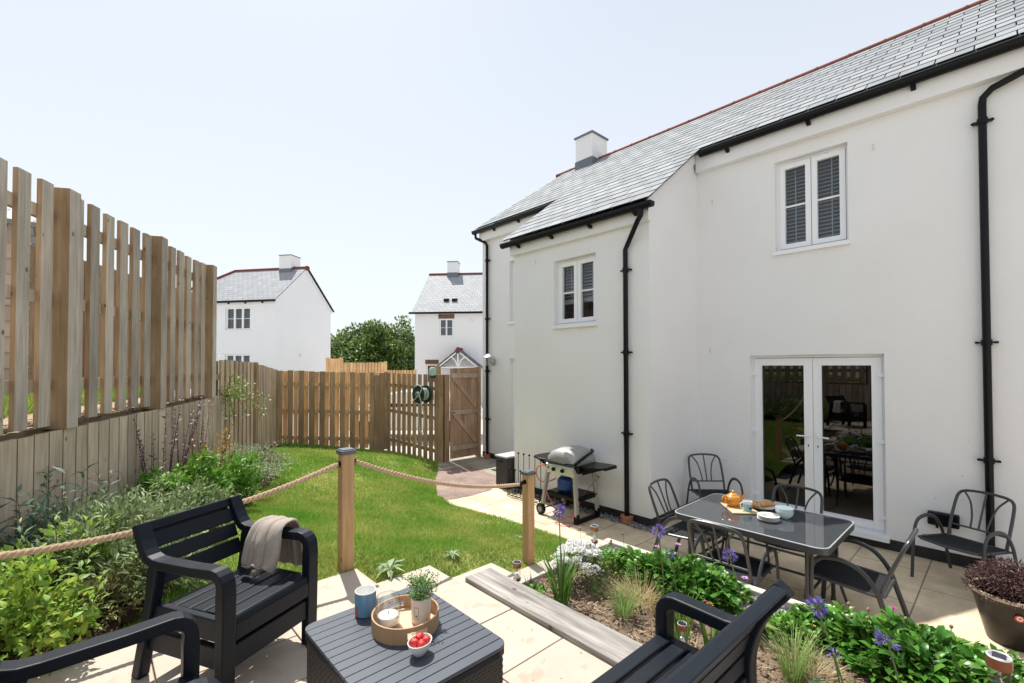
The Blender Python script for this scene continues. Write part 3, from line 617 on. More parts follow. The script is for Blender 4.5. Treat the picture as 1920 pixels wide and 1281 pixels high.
def chips(name, x0, x1, y0, y1, z, n, smin, smax, m):
    cx = rng.uniform(x0, x1, n); cy = rng.uniform(y0, y1, n); s = rng.uniform(smin, smax, n); cz = z + rng.uniform(0, .03, n)
    k = 5; an = np.sort(rng.uniform(0, 6.283, (n, k)), 1); ra = s[:, None] * rng.uniform(.6, 1.1, (n, k)); tx, ty = rng.normal(0, .28, n), rng.normal(0, .28, n)
    dx, dy = ra * np.cos(an), ra * np.sin(an) * .75; dz = dx * tx[:, None] + dy * ty[:, None]
    top = np.stack([cx[:, None] + dx, cy[:, None] + dy, cz[:, None] + dz], -1); bot = top.copy(); bot[..., 2] -= .011
    V = np.concatenate([top, bot], 1); F4 = np.array([(i, i + 5, (i + 1) % 5 + 5, (i + 1) % 5) for i in range(5)] + [(0, 1, 2, 3), (0, 3, 4, 4)]); 
    Ft = np.array([(0, 1, 2), (0, 2, 3), (0, 3, 4)] + [(i, i + 5, (i + 1) % 5) for i in range(5)] + [((i + 1) % 5, i + 5, (i + 1) % 5 + 5) for i in range(5)])
    return struct(npmesh(name, V.reshape(-1, 3), (Ft[None] + 10 * np.arange(n)[:, None, None]).reshape(-1, 3), m, rnd=np.repeat(rng.random(n), len(Ft))), 'stuff')
sheet('chippings_bed', [(3.12, -1.6), (3.31, -1.6), (3.31, 2.345), (3.12, 2.345)], .54, soil_dark)
chips('slate_chippings', 3.12, 3.305, -.4, 2.34, .545, 2200, .013, .028, mat('plum_slate', (.25, .22, .26), .6, c2=(.36, .33, .37), ns=20, rnd=.4))
chips('grey_chippings', 5.235, 5.388, 3.1, 5.75, .008, 900, .012, .024, mat('grey_slate', (.17, .18, .20), .6, c2=(.28, .29, .31), ns=20, rnd=.4))

# bank of higher ground behind the left fence
mb = MB()
a = [FP(-7, -.03), FP(3.05, -.03), FP(3.05, -14), FP(-7, -14)]; za = [1.55, 1.72, 2.2, 2.2]
mb.add([(p[0], p[1], z) for p, z in zip(a, za)] + [(p[0], p[1], -.1) for p in a], [(0, 1, 2, 3), (0, 4, 5, 1), (1, 5, 6, 2)])
struct(mb.build('bank', mat('bank_ground', (.27, .20, .13), .95, c2=(.40, .31, .21), ns=9, bump=.6)))
n = 26000; s_ = rng.uniform(-3, 3, n); nn = -rng.exponential(1.1, n) - .60; P_ = F0 + FD * s_[:, None] + FNm * nn[:, None]; h_ = rng.uniform(.04, .12, n); an = rng.uniform(0, 6.28, n)
z_ = 1.60 + (s_ + 7) / 10 * .17 - nn * .034 - .05
V = np.stack([np.stack([P_[:, 0] - np.cos(an) * .006, P_[:, 1] - np.sin(an) * .006, z_], 1), np.stack([P_[:, 0] + np.cos(an) * .006, P_[:, 1] + np.sin(an) * .006, z_], 1), np.stack([P_[:, 0] + rng.normal(0, .03, n), P_[:, 1] + rng.normal(0, .03, n), z_ + h_], 1)], 1)
struct(npmesh('bank_grass', V.reshape(-1, 3), np.arange(3 * n).reshape(-1, 3), grass_m), 'stuff')
mb = MB()
for k in range(900):
    s = random.uniform(-3.2, 3.0); p = FP(s, random.uniform(-.2, .0)); mb.ball((p[0], p[1], 1.565 + (s + 7) / 10 * .17 + random.uniform(-.01, .03)), random.uniform(.01, .045), random.uniform(.01, .04), random.uniform(.008, .02), 6, 4)
struct(mb.build('bank_soil', mat('dry_soil', (.34, .25, .17), 1, c2=(.48, .38, .27), ns=20, rnd=.3), smooth=False), 'stuff')

# ---------------------------------------------------------------- fences
def P3(p, z, d=None, s=0, nrm=None, n=0): 
    q = np.array(p, float) + (0 if d is None else d * s) + (0 if nrm is None else nrm * n); return Vector((q[0], q[1], z))
def fbox(mb, p0, d, nv, s0, s1, n0, n1, z0, z1, zt=None, r=None):
    """box in the frame of a fence: along d, out along nv; zt = (z at s0, z at s1) for the top"""
    za, zb_ = zt if zt else (z1, z1); vs = []
    for (s, z) in ((s0, z0), (s1, z0)):
        for n in (n0, n1): vs.append(P3(p0, z, d, s, nv, n))
    for (s, z) in ((s0, za), (s1, zb_)):
        for n in (n0, n1): vs.append(P3(p0, z, d, s, nv, n))
    mb.add(vs, [(0, 1, 3, 2), (4, 6, 7, 5), (0, 2, 6, 4), (1, 5, 7, 3), (0, 4, 5, 1), (2, 3, 7, 6)], r); mb.mi[len(mb.f) - 3] = 1
# upper fence on the bank
UF = T('bank_fence', 'tall weathered timber fence of gapped upright boards standing on the bank', 'fence', (*FP(0), 1.66))
pn = MB(); rl = MB(); ps = [-2.70, -1.36, -.02, 1.335, 2.66]
for i, s in enumerate(ps):
    m = MB(); fbox(m, F0, FD, FNm, s - .062, s + .062, -.05, .130, 1.652 + s * .019, 3.47 + random.uniform(-.01, .01)); m.build('post', (post_m, silver_wood), UF, world=True, bevel=.006)
    if i < len(ps) - 1:
        g0 = s + .06; L_ = ps[i + 1] - s - .12; k = 6; pit = L_ / k
        for j in range(k):
            a = g0 + pit * j + (pit - .116) / 2; t = random.uniform(-.015, .012); tw = random.uniform(-.005, .005)
            fbox(pn, F0, FD, FNm, a + .002, a + .116 + random.uniform(-.006, .004), .022 + tw, .053 + tw, 1.70 + a * .017 + random.uniform(-.02, .02), 0, (3.455 + t, 3.455 + t + random.uniform(-.004, .004)))
        for z in (1.98, 2.62, 3.24): rl = MB(); fbox(rl, F0, FD, FNm, g0, g0 + L_, -.018, .021, z - .045, z + .045); rl.build('rail', (fence_brown, fence_grey), UF, world=True)
pn.build('board_panel', (fence_brown, silver_wood), UF, world=True)
# retaining wall of boards below it
RW = T('retaining_boards', 'low wall of close upright boards holding up the bank', 'retaining wall', (*FP(0, .06), .6))
m = MB(); s = -4.6
while s < 3.02:
    wd_ = .137 + random.uniform(-.004, .004); t = 1.652 + s * .019 + random.uniform(-.004, .004)
    fbox(m, F0, FD, FNm, s, s + wd_ - .011, .078, .104, .45 - .03 * s, 0, (t, t + .002)); s += wd_
m.build('board_panel', (fence_brown, fence_grey), RW, world=True)
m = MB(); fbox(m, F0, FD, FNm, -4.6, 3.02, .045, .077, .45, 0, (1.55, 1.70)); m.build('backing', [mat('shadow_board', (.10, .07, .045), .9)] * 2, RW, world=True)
# lower fence on the left, then the bend to the back corner
def hitmiss(root, p0, p1, z0, z1, pitch, bw, front, off, mats, rails, both=True, n0=.0, bb=None):
    p0 = np.array(p0, float); p1 = np.array(p1, float); L_ = np.linalg.norm(p1 - p0); d = (p1 - p0) / L_; nv = np.array([d[1], -d[0]])
    k = max(1, int(round(L_ / pitch))); pit = L_ / k; f = MB(); b = MB(); r = MB()
    for j in range(k):
        t = (j + .5) / k; za = z0[0] + (z0[1] - z0[0]) * t; zt = z1[0] + (z1[1] - z1[0]) * t + random.uniform(-.008, .008); a = (j + .5) * pit - bw / 2
        fbox(f, p0, d, nv, a, a + bw + random.uniform(-.006, .006), n0 + .022, n0 + .048, za - .09, zt)
        if both: fbox(b, p0, d, nv, a + off, a + off + (bb or bw), n0 - .044, n0 - .023, za - .05, zt - .012)
    for q in rails:
        ra, rb = z0[0] + (z1[0] - z0[0]) * q, z0[1] + (z1[1] - z0[1]) * q
        r = MB(); fbox(r, p0, d, nv, 0, L_, n0 - .022, n0 + .021, 0, 0)
        for i in range(8):
            end = ((np.array(r.v[i][:2]) - p0) @ d) > L_ / 2; r.v[i] = (r.v[i][0], r.v[i][1], (rb if end else ra) + (-.04 if i < 4 else .04))
        r.build('rail', (mats[1], mats[1]), root, world=True)
    f.build('board_panel', (fence_brown, mats[0]), root, world=True)
    if both: b.build('back_panel', (mats[1], mats[1]), root, world=True)
    return d, nv
def fpost(root, p, d, z0, z1, w_=.05, n0=-.03, n1=.07, m_=None):
    d = np.array(d); nv = np.array([d[1], -d[0]]); m = MB(); fbox(m, p, d, nv, -w_, w_, n0, n1, z0, z1); return m.build('post', (m_ or post_m,) * 2, root, world=True, bevel=.005)
LF = T('border_fence', 'weathered slatted fence along the left border leading to the back corner', 'fence', (*FP(3.8), .5))
hitmiss(LF, FP(3.03, .02), FP(4.55, .02), (.42, .45), (2.215, 2.19), .19, .115, True, -.012, (fence_grey, fence_brown), (.18, .5, .86))
fpost(LF, FP(4.62, .03), FD, .4, 2.19)
d2 = (COR - FP(4.68)) / np.linalg.norm(COR - FP(4.68))
hitmiss(LF, FP(4.68, .02), COR - d2 * .06, (.45, .36), (2.17, 2.04), .19, .12, True, -.012, (fence_grey, fence_brown), (.18, .5, .86))
BF = T('back_fence', 'tan hit and miss fence closing the back of the lawn', 'fence', (*((COR + SB) / 2), .25))
hitmiss(BF, COR, SB, (.34, .15), (2.03, 1.95), .215, .118, True, .118, (fence_brown, wood('orange_and_sunglow_wood', (.62, .37, .17), (.78, .52, .28), (.2, .1, .04), rnd=.12)), (.10, .46, .82), bb=.092)  # sun glow in the gaps is painted into the orange of the back boards
dA = (SB - COR) / np.linalg.norm(SB - COR); dB = (GP - SB) / np.linalg.norm(GP - SB)
fpost(BF, COR + dA * .02, dA, .25, 2.04); fpost(BF, SB - dA * .22, dA, .1, 1.90, .06); fpost(BF, SB + dA * .0, dA, .1, 1.98)
SF = T('slatted_fence', 'short see-through run of narrow fence slats beside the gate', 'fence', (*((SB + GP) / 2), .1))
hitmiss(SF, SB + dB * .07, GP - dB * .06, (.15, .02), (1.955, 1.92), .195, .105, True, 0, (fence_brown, fence_brown), (.12, .5, .84), both=False)

# gate with its posts
G = T('garden_gate', 'brown ledged and braced timber gate hung beside the house', 'gate', (6.27, 8.42, 0))
x = 5.90; m = MB()
while x < 6.63: m.box(x, x + .092, 8.43, 8.452, .05, 2.06 + .04 * (x - 5.9)); x += .0955
m.build('board_panel', gate_m, G, world=True)
for z in (.28, 1.08, 1.90): m = MB(); m.box(5.91, 6.64, 8.398, 8.429, z - .05, z + .05); m.build('ledge', gate_grey, G, world=True)
for z in (.33, 1.13):
    m = MB(); m.obox((5.97, 8.414, z + .72), (6.60, 8.414, z + .04), .09, .028, up=(0, -1, 0)); m.build('brace', gate_m, G, world=True)
m = MB(); m.box(5.88, 6.0, 8.385, 8.397, 1.06, 1.09); m.build('latch', lead_m, G, world=True)
def gpost(name, label, x0, x1, y0, y1, z1, m_):
    m = MB(); m.box(-(x1 - x0) / 2, (x1 - x0) / 2, -(y1 - y0) / 2, (y1 - y0) / 2, 0, z1); o = m.build(name, m_, bevel=.006); o.location = ((x0 + x1) / 2, (y0 + y1) / 2, 0); return tag(o, label, 'post')
gpost('gate_post', 'thick tan gate post at the end of the slatted fence', 5.575, 5.70, 8.42, 8.56, 1.93, post_m)
gpost('gate_post', 'tan slam post just left of the gate', 5.745, 5.875, 8.43, 8.55, 1.93, post_m)
gpost('gate_post', 'tallest gate post rising behind the tan gate posts', 5.66, 5.76, 8.60, 8.72, 2.12, post_m)
gpost('gate_post', 'hinge post between the gate and the house wall', 6.648, 6.745, 8.40, 8.50, 2.1, post_m)

# ---------------------------------------------------------------- houses beyond
far_slate = brickmat('far_slate', (.29, .305, .325), (.35, .365, .385), (.13, .14, .15), .30, .22, .012, .5, .3, .7, .12, .3)
PLf = lambda u, v, w: (u, w, v)
def roofquad(mb, pts): mb.add(pts, [tuple(range(len(pts)))])
def roofuv(origin, du, dv):
    o, du, dv = Vector(origin), Vector(du).normalized(), Vector(dv).normalized()
    return lambda v: ((v - o).dot(du), (v - o).dot(dv))
def house_L():
    t = T('far_house', 'white detached house with hipped slate roof showing over the left fence', 'house', (6.85, 25.1, 0), math.atan2(.809, -.588))
    Lh, W, ez, rz_ = 7.0, 4.76, 5.50, 7.60
    wl = MB(); o1 = (1.44, 2.96, 3.98, 5.17); o2 = (1.44, 2.96, 1.55, 2.75)
    wall(wl, PLf, 0, Lh, -.3, ez, [o1, o2]); e = .0
    wl.add([(0, 0, -.3), (0, -W, -.3), (0, -W, ez), (0, -W / 2, rz_ - .12), (0, 0, ez)], [(0, 1, 2, 3, 4)])
    wl.add([(Lh, 0, -.3), (Lh, -W, -.3), (Lh, -W, ez), (Lh, 0, ez)], [(0, 1, 2, 3)]); wl.add([(0, -W, -.3), (Lh, -W, -.3), (Lh, -W, ez), (0, -W, ez)], [(0, 1, 2, 3)])
    # clipped verge mortar band along the gable edge
    for s in (0, 1):
        ya, yb = (0.08, -W / 2) if s == 0 else (-W - .08, -W / 2)
        wl.prism([(0, ya, ez - .22), (0, yb, rz_ - .24), (0, yb, rz_ - .06), (0, ya, ez - .04)], (-.05, 0, 0))
    wl.box(0, Lh, .001, .05, ez - .22, ez - .03)
    wl.build('wall', far_w, t)
    rt = 4.55; rf = MB(); ov = .12
    A = (-.06, ov, ez - .02); B = (Lh + .1, ov, ez - .02); C = (rt, -W / 2, rz_); D = (-.06, -W / 2, rz_)
    roofquad(rf, [A, B, C, D])
    r1 = rf.build('roof', far_slate, t, uv=roofuv(A, (1, 0, 0), (0, -W / 2 - ov, rz_ - ez)))
    rb = MB(); roofquad(rb, [(-.06, -W - ov, ez - .02), (Lh + .1, -W - ov, ez - .02), C, D]); roofquad(rb, [B, (Lh + .1, -W - ov, ez - .02), C]); rb.build('roof_back', far_slate, r1, uv=lambda v: (v.x, v.y))
    # rear wing roof
    wg = MB(); roofquad(wg, [(rt - .1, -W / 2 - .05, rz_ - .04), (rt + 3.2, -W / 2 - 5, rz_ - .3), (rt + 7, -W / 2 - 2, ez - .3), (Lh + .05, -.6, ez + .1)]); wg.build('wing_roof', far_slate, r1, uv=lambda v: (v.x, v.y))
    rd = MB(); rd.tube([D, C], .09, 8); rd.tube([C, B], .09, 8); rd.tube([(rt, -W / 2, rz_), (rt + 3.2, -W / 2 - 5, rz_ - .25)], .08, 8); rd.ball((-.08, -W / 2, rz_ - .02), .14, n=8, m=6); rd.build('ridge_tiles', ridge_m, r1)
    g = MB(); g.tube([(-.08, ov + .04, ez - .06), (Lh, ov + .04, ez - .06)], .06, 8)
    k = .7
    while k < Lh: g.box(k - .03, k + .03, .04, ov, ez - .18, ez - .1); k += 1.0
    g.build('gutter', blackp, t)
    g = MB(); g.obox((-.09, -W - .2, ez - .08), (-.09, -W / 2, rz_ - .0), .06, .08, up=(1, 0, 0)); g.build('dark_verge', blackp, t)
    c = MB(); c.box(.72, 1.46, -W / 2 - .5, -W / 2 + .3, rz_ - .5, rz_ + .68); cm = c.build('chimney', far_w, t); c = MB(); c.box(.70, 1.48, -W / 2 - .53, -W / 2 + .33, rz_ + .68, rz_ + .72); c.prism([(.71, -W / 2 + .31, rz_ - .30), (.71, -W / 2 + .31, rz_ - .05), (.71, -W / 2 - .0, rz_ + .14), (.71, -W / 2, rz_ - .02)], (.76, 0, 0)); c.build('lead_flashing', lead_m, cm)
    for o in (o1, o2):
        wd = window(t, PLf, *o, world=False, n=3, st=.06, blinds='full', vent=False, fw=.05)
    m = MB(); m.lathe([(.0, .0), (.06, .02), (.06, .12), (.0, .16)], (-.06, -1.9, 2.65), 12); m.build('wall_vent', far_w, t)
house_L()
def house_R():
    xl = Vector((-.674, .738, 0)); t = T('porch_house', 'white house with gabled door porch and slate roof showing over the gate', 'house', (13.84, 23.55, 0), math.atan2(xl.y, xl.x))
    # local x runs to the left; the left corner is x = 0, the house runs to -x
    ez, rz_, dpt = 5.24, 8.15, 3.5; X1 = -9.0
    o1 = (-2.38, -1.55, 3.82, 4.86); o2 = (-1.45, -.78, 1.1, 2.22); o3 = (-3.35, -2.35, -.1, 2.05)
    wl = MB(); wall(wl, PLf, X1, -.1, -.3, ez, [o1, o2, o3])
    wl.add([(-.1, 0, -.3), (-.1, -2 * dpt, -.3), (-.1, -2 * dpt, ez), (-.1, -dpt, rz_ - .1), (-.1, 0, ez)], [(0, 1, 2, 3, 4)])
    wl.box(X1, -.1, .001, .05, ez - .11, ez - .03); wl.build('wall', far_w, t)
    rf = MB(); A = (.06, .14, ez); B = (X1, .14, ez); C = (X1, -dpt, rz_); D = (.0, -dpt, rz_); roofquad(rf, [A, B, C, D]); r1 = rf.build('roof', far_slate, t, uv=roofuv(A, (1, 0, 0), (0, -dpt, rz_ - ez)))
    rb = MB(); roofquad(rb, [(.0, -2 * dpt - .1, ez), (X1, -2 * dpt - .1, ez), C, D]); rb.build('roof_back', far_slate, r1, uv=lambda v: (v.x, v.y))
    rd = MB(); rd.tube([D, C], .09, 8); rd.build('ridge_tiles', ridge_m, r1)
    sl_ = (rz_ - ez) / (dpt + .14)
    for x in (-1.62, -2.12):
        v = MB(); y = -.85; z = ez + (.14 - y) * sl_; v.prism([(x, y + .12, z - .06), (x, y + .1, z + .1), (x, y - .16, z + .16)], (-.3, 0, 0)); v.build('roof_vent', blackp, r1)
    g = MB(); g.tube([(.2, .2, ez - .05), (X1, .2, ez - .05)], .065, 8); g.build('gutter', blackp, t)
    c = MB(); c.box(-1.95, -1.28, -dpt - .45, -dpt + .3, rz_ - .4, rz_ + .75); cm = c.build('chimney', far_w, t); c = MB(); c.box(-1.98, -1.25, -dpt - .48, -dpt + .33, rz_ + .75, rz_ + .8); c.box(-1.965, -1.265, -dpt - .46, -dpt + .315, rz_ - .4, rz_ + .06); c.build('lead_flashing', lead_m, cm)
    lm = brickmat('brick_soldier', (.17, .06, .04), (.12, .045, .035), (.22, .18, .15), .075, .25, .008, 0, .3)
    for o in (o1, o2):
        window(t, PLf, *o, world=False, n=2 if o is o1 else 1, st=.05, blinds='full', vent=False, fw=.04)
        l_ = MB(); l_.box(o[0] - .06, o[1] + .06, .0, .012, o[3] + .002, o[3] + .26); l_.build('brick_lintel', lm, t, uv=lambda v: (v.x, v.z))
    d_ = MB(); rim(d_, PLf, *o3, .09, -.12, -.05); d_.box(o3[0] + .09, o3[1] - .09, -.1, -.07, o3[2], 1.75); d_.build('door', mat('grey_door', (.30, .33, .36), .5), t)
    # porch
    pa, pb, pm, pz, az = -1.72, -4.0, -2.86, 2.03, 2.95
    p = MB()
    for a in (pa, pb):
        q = Vector((a, 1.0, pz)); m_ = Vector((pm, 1.0, az - .02)); p.obox(q, m_, .07, .12, up=(0, 1, 0))
    p.obox((pa, 1.0, pz), (pb, 1.0, pz), .07, .11, up=(0, 1, 0)); p.obox((pm, 1.0, pz), (pm, 1.0, az - .1), .07, .1, up=(0, 1, 0))
    for s in (-1, 1):
        p.tube([(pm + s * .06, 1.0, pz + .1), (pm + s * .14, 1.0, pz + .38), (pm + s * .34, 1.0, pz + .56), (pm + s * .55, 1.0, pz + .62)], .035, 6)
        p.box(pm + s * 1.0 - .05, pm + s * 1.0 + .05, .0, .95, pz - .1, pz + .02); p.obox((pm + s * 1.0, .03, pz - .7), (pm + s * 1.0, .85, pz - .06), .06, .07)
    po = p.build('porch_frame', upvc, t)
    q = MB()
    for a in (pa + .1, pb - .1): q.prism([(a, -.0, pz + .05 - .06), (pm, 0, az + .07), (pm, 0, az + .12), (a, 0, pz + .05)], (0, 1.1, 0))
    q.build('porch_roof', mat('porch_slate', (.085, .095, .115), .6), po); q = MB(); q.tube([(pm, 0, az + .12), (pm, 1.12, az + .12)], .09, 8); q.ball((pm, 1.12, az + .0), .15, .04, .15, 10, 6); q.build('porch_ridge', ridge_m, po)
    m = MB(); m.ball((-3.45, .05, 4.75), .08, .05, .1, 8, 6); m.build('alarm_box', far_w, t)
house_R()
# clad building behind the bank fence
t = T('clad_building', 'tile hung building glimpsed between the boards of the tall fence', 'building', (-1.9, 9.6, 1.5))
m = MB(); z = 0
while z < 2.4:
    m.add([(-3, -1.02 - .0, z), (1.25, -1.02, z), (1.25, -1.0, z + .2), (-3, -1.0, z + .2)], [(0, 1, 2, 3)]); m.add([(-3, -1.0, z), (1.25, -1.0, z), (1.25, -1.02, z), (-3, -1.02, z)], [(0, 1, 2, 3)])
    m.add([(1.27, -1.02, z), (1.27, 1.8, z), (1.25, 1.8, z + .2), (1.25, -1.0, z + .2)], [(0, 1, 2, 3)]); z += .2
m.build('wall', mat('pale_cladding', (.50, .38, .30), .85, c2=(.60, .48, .40), ns=3, rnd=.1), t)
m = MB(); m.add([(-3.2, -1.25, 2.45), (1.45, -1.25, 2.45), (1.45, .6, 3.1), (-3.2, .6, 3.1)], [(0, 1, 2, 3)]); m.add([(1.45, .6, 3.1), (-3.2, .6, 3.1), (-3.2, 2.2, 2.4), (1.45, 2.2, 2.4)], [(0, 1, 2, 3)]); m.build('roof', far_slate, t, uv=lambda v: (v.x, v.y))
m = MB(); m.box(-.4, .35, -1.05, -1.03, .8, 1.9); wn = m.build('window', blackp, t)

# parked car seen through the slats
t = T('parked_car', 'white car parked beyond the slatted fence, seen through its gaps', 'car', (7.3, 12.3, -.06), math.atan2(-.677, .736))
prof = [(-2.05, .32), (-2.1, .62), (-2.0, .86), (-1.35, .95), (-.75, 1.36), (-.2, 1.47), (.75, 1.46), (1.45, 1.22), (1.95, .98), (2.08, .6), (2.02, .32)]
m = MB(); m.prism([(x, -.84, z) for x, z in prof], (0, 1.68, 0)); m.build('body', mat('white_car_paint', (.80, .80, .80), .25, spec=.5, coat=.6), t, bevel=.09, seg=3)
for s in (-1, 1):
    m = MB(); m.prism([(-1.15, s * .846, .98), (-.68, s * .80, 1.30), (-.15, s * .79, 1.39), (.72, s * .79, 1.38), (1.3, s * .83, 1.05)], (0, s * .012, 0)); m.build('side_window', mat('car_glass', (.01, .012, .014), .08, spec=.6), t)
for x in (-1.3, 1.28):
    for s in (-1, 1):
        m = MB(); M = Matrix.Translation((x, s * .78, .31)) @ Matrix.Rotation(R(90), 4, 'X'); m.lathe([(.19, -.1), (.29, -.1), (.315, -.06), (.315, .06), (.29, .1), (.19, .1)], n=20, M=M); wh = m.build('wheel', mat('tyre', (.015, .015, .016), .8), t, smooth=True)
        m = MB(); m.lathe([(.0, -.08), (.19, -.075), (.19, .075), (.0, .08)], n=16, M=M); m.build('rim', mat('alloy', (.5, .51, .52), .35, metal=.8), wh, smooth=True)
for s in (-1, 1):
    m = MB(); m.box(2.0, 2.085, s * .7 - .1, s * .7 + .1, .66, .8); m.build('headlight', mat('lamp_plastic', (.7, .72, .74), .15), t, bevel=.03)

# fences further off
def far_fence(name, label, p0, p1, z0, z1, m_):
    t = T(name, label, 'fence', (p0[0], p0[1], 0)); d = (np.array(p1) - p0) / np.linalg.norm(np.array(p1) - p0); nv = np.array([d[1], -d[0]]); L_ = np.linalg.norm(np.array(p1) - p0)
    m = MB(); s = 0
    while s < L_: fbox(m, np.array(p0), d, nv, s, min(s + .115, L_), .02, .045, z0, z1 + random.uniform(-.01, .01)); s += .145
    m.build('board_panel', (m_, m_), t, world=True)
    m = MB(); s = .0
    for z in (z0 + .4, z1 - .3): m = MB(); fbox(m, np.array(p0), d, nv, 0, L_, -.03, .018, z, z + .09); m.build('rail', (m_, m_), t, world=True)
    for s in (0, L_): m = MB(); fbox(m, np.array(p0), d, nv, s - .05, s + .05, -.06, .05, z0, z1 + .05); m.build('post', (m_, m_), t, world=True)
of = MATS['orange_and_sunglow_wood']
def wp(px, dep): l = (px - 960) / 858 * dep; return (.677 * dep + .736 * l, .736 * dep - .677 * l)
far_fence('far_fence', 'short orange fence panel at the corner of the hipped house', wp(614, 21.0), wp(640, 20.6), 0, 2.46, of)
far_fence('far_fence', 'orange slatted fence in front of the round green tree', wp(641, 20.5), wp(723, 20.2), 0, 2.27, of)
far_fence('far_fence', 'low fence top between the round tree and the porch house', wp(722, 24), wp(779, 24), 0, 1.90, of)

far_fence('far_fence', 'brown close boarded fence behind the tall bank fence, seen through its gaps', (-.75, 9.1), (2.2, 13.6), 1.6, 3.82, fence_brown)
# ---------------------------------------------------------------- foliage helpers
def leaves(name, m, P, D, Uv, L, W, parent, bend=.25, fold=.25, rnd=None, world=True, rounded=False):
    """one folded, bent leaf per row: 6 vertices, 4 triangles"""
    P, D, Uv = (np.asarray(a, float) for a in (P, D, Uv)); n = len(P); L = np.broadcast_to(L, n)[:, None]; W = np.broadcast_to(W, n)[:, None]
    D = D / np.linalg.norm(D, axis=1, keepdims=True); S = np.cross(D, Uv); S /= np.linalg.norm(S, axis=1, keepdims=True) + 1e-9; N_ = np.cross(S, D)
    mid = P + D * L * .5 + N_ * L * bend * .25; tip = P + D * L - N_ * L * bend * .35
    l = P + D * L * .42 + S * W * .5 + N_ * (L * bend * .22 + W * fold * .5); r = P + D * L * .42 - S * W * .5 + N_ * (L * bend * .22 + W * fold * .5)
    if rounded:
        l2 = P + D * L * .78 + S * W * .40 + N_ * (L * bend * .05 + W * fold * .35); r2 = P + D * L * .78 - S * W * .40 + N_ * (L * bend * .05 + W * fold * .35); l1 = l - D * L * .08; r1 = r - D * L * .08
        V = np.stack([P, l1, l2, tip, r2, r1, mid], 1); F = np.array([(0, 6, 1), (1, 6, 2), (2, 6, 3), (3, 6, 4), (4, 6, 5), (5, 6, 0)]); rn = np.repeat(rng.random(n), 6)
        return npmesh(name, V.reshape(-1, 3), (F[None] + 7 * np.arange(n)[:, None, None]).reshape(-1, 3), m, parent, rnd=rn, world=world)
    V = np.stack([P, l, tip, r, mid], 1); F = np.array([(0, 4, 1), (1, 4, 2), (0, 3, 4), (3, 2, 4)])
    rn = np.repeat(rng.random(n) if rnd is None else rnd, 4)
    return npmesh(name, V.reshape(-1, 3), (F[None] + 5 * np.arange(n)[:, None, None]).reshape(-1, 3), m, parent, rnd=rn, world=world)
def rdir(n): v = rng.normal(0, 1, (n, 3)); return v / np.linalg.norm(v, axis=1, keepdims=True)
def crown_points(c, rad, n, clumps, spread, hollow=.5, zmin=-1):
    """points clumped through an ellipsoid; returns points and outward directions"""
    c = np.array(c); rad = np.array(rad); k = rdir(clumps); k = k[k[:, 2] > zmin] if zmin > -1 else k; rr = rng.uniform(hollow, 1, (len(k), 1)) * rng.uniform(.82, 1.12, (len(k), 1)); cc = k * rr
    i = rng.integers(0, len(cc), n); off = rdir(n) * (rng.random((n, 1)) ** .5) * spread; p = cc[i] + off
    return c + p * rad, (p / np.linalg.norm(p, axis=1, keepdims=True)), off / spread
# round tree far behind
tc = wp(698, 38); t = T('round_tree', 'dark green round crowned tree between the two far houses', 'tree', (tc[0], tc[1], 0))
m = MB(); m.tube([(0, 0, 0), (.1, .05, 1.2), (.0, .1, 2.4), (.1, 0, 4.0)], [.30, .24, .18, .08], 9)
for k in range(7):
    an = k * .9; m.tube([(0, .05, 1.3 + k * .15), (math.cos(an) * 1.2, math.sin(an) * 1.2, 2.5 + k * .2), (math.cos(an) * 2.6, math.sin(an) * 2.6, 3.3 + k * .2)], [.12, .07, .03], 6)
m.build('trunk', mat('bark', (.10, .08, .06), .9, c2=(.17, .14, .11), ns=9), t)
p, dr, off = crown_points((tc[0], tc[1], 2.35), (4.4, 4.4, 3.45), 38000, 260, .22, .35)
leaves('crown', leafm('tree_leaf', (.075, .135, .028), (.17, .25, .06), .45), p, dr + rng.normal(0, .7, p.shape), off + np.array([0, 0, .8]) + rng.normal(0, .4, p.shape), rng.uniform(.2, .36, len(p)), rng.uniform(.13, .22, len(p)), t)

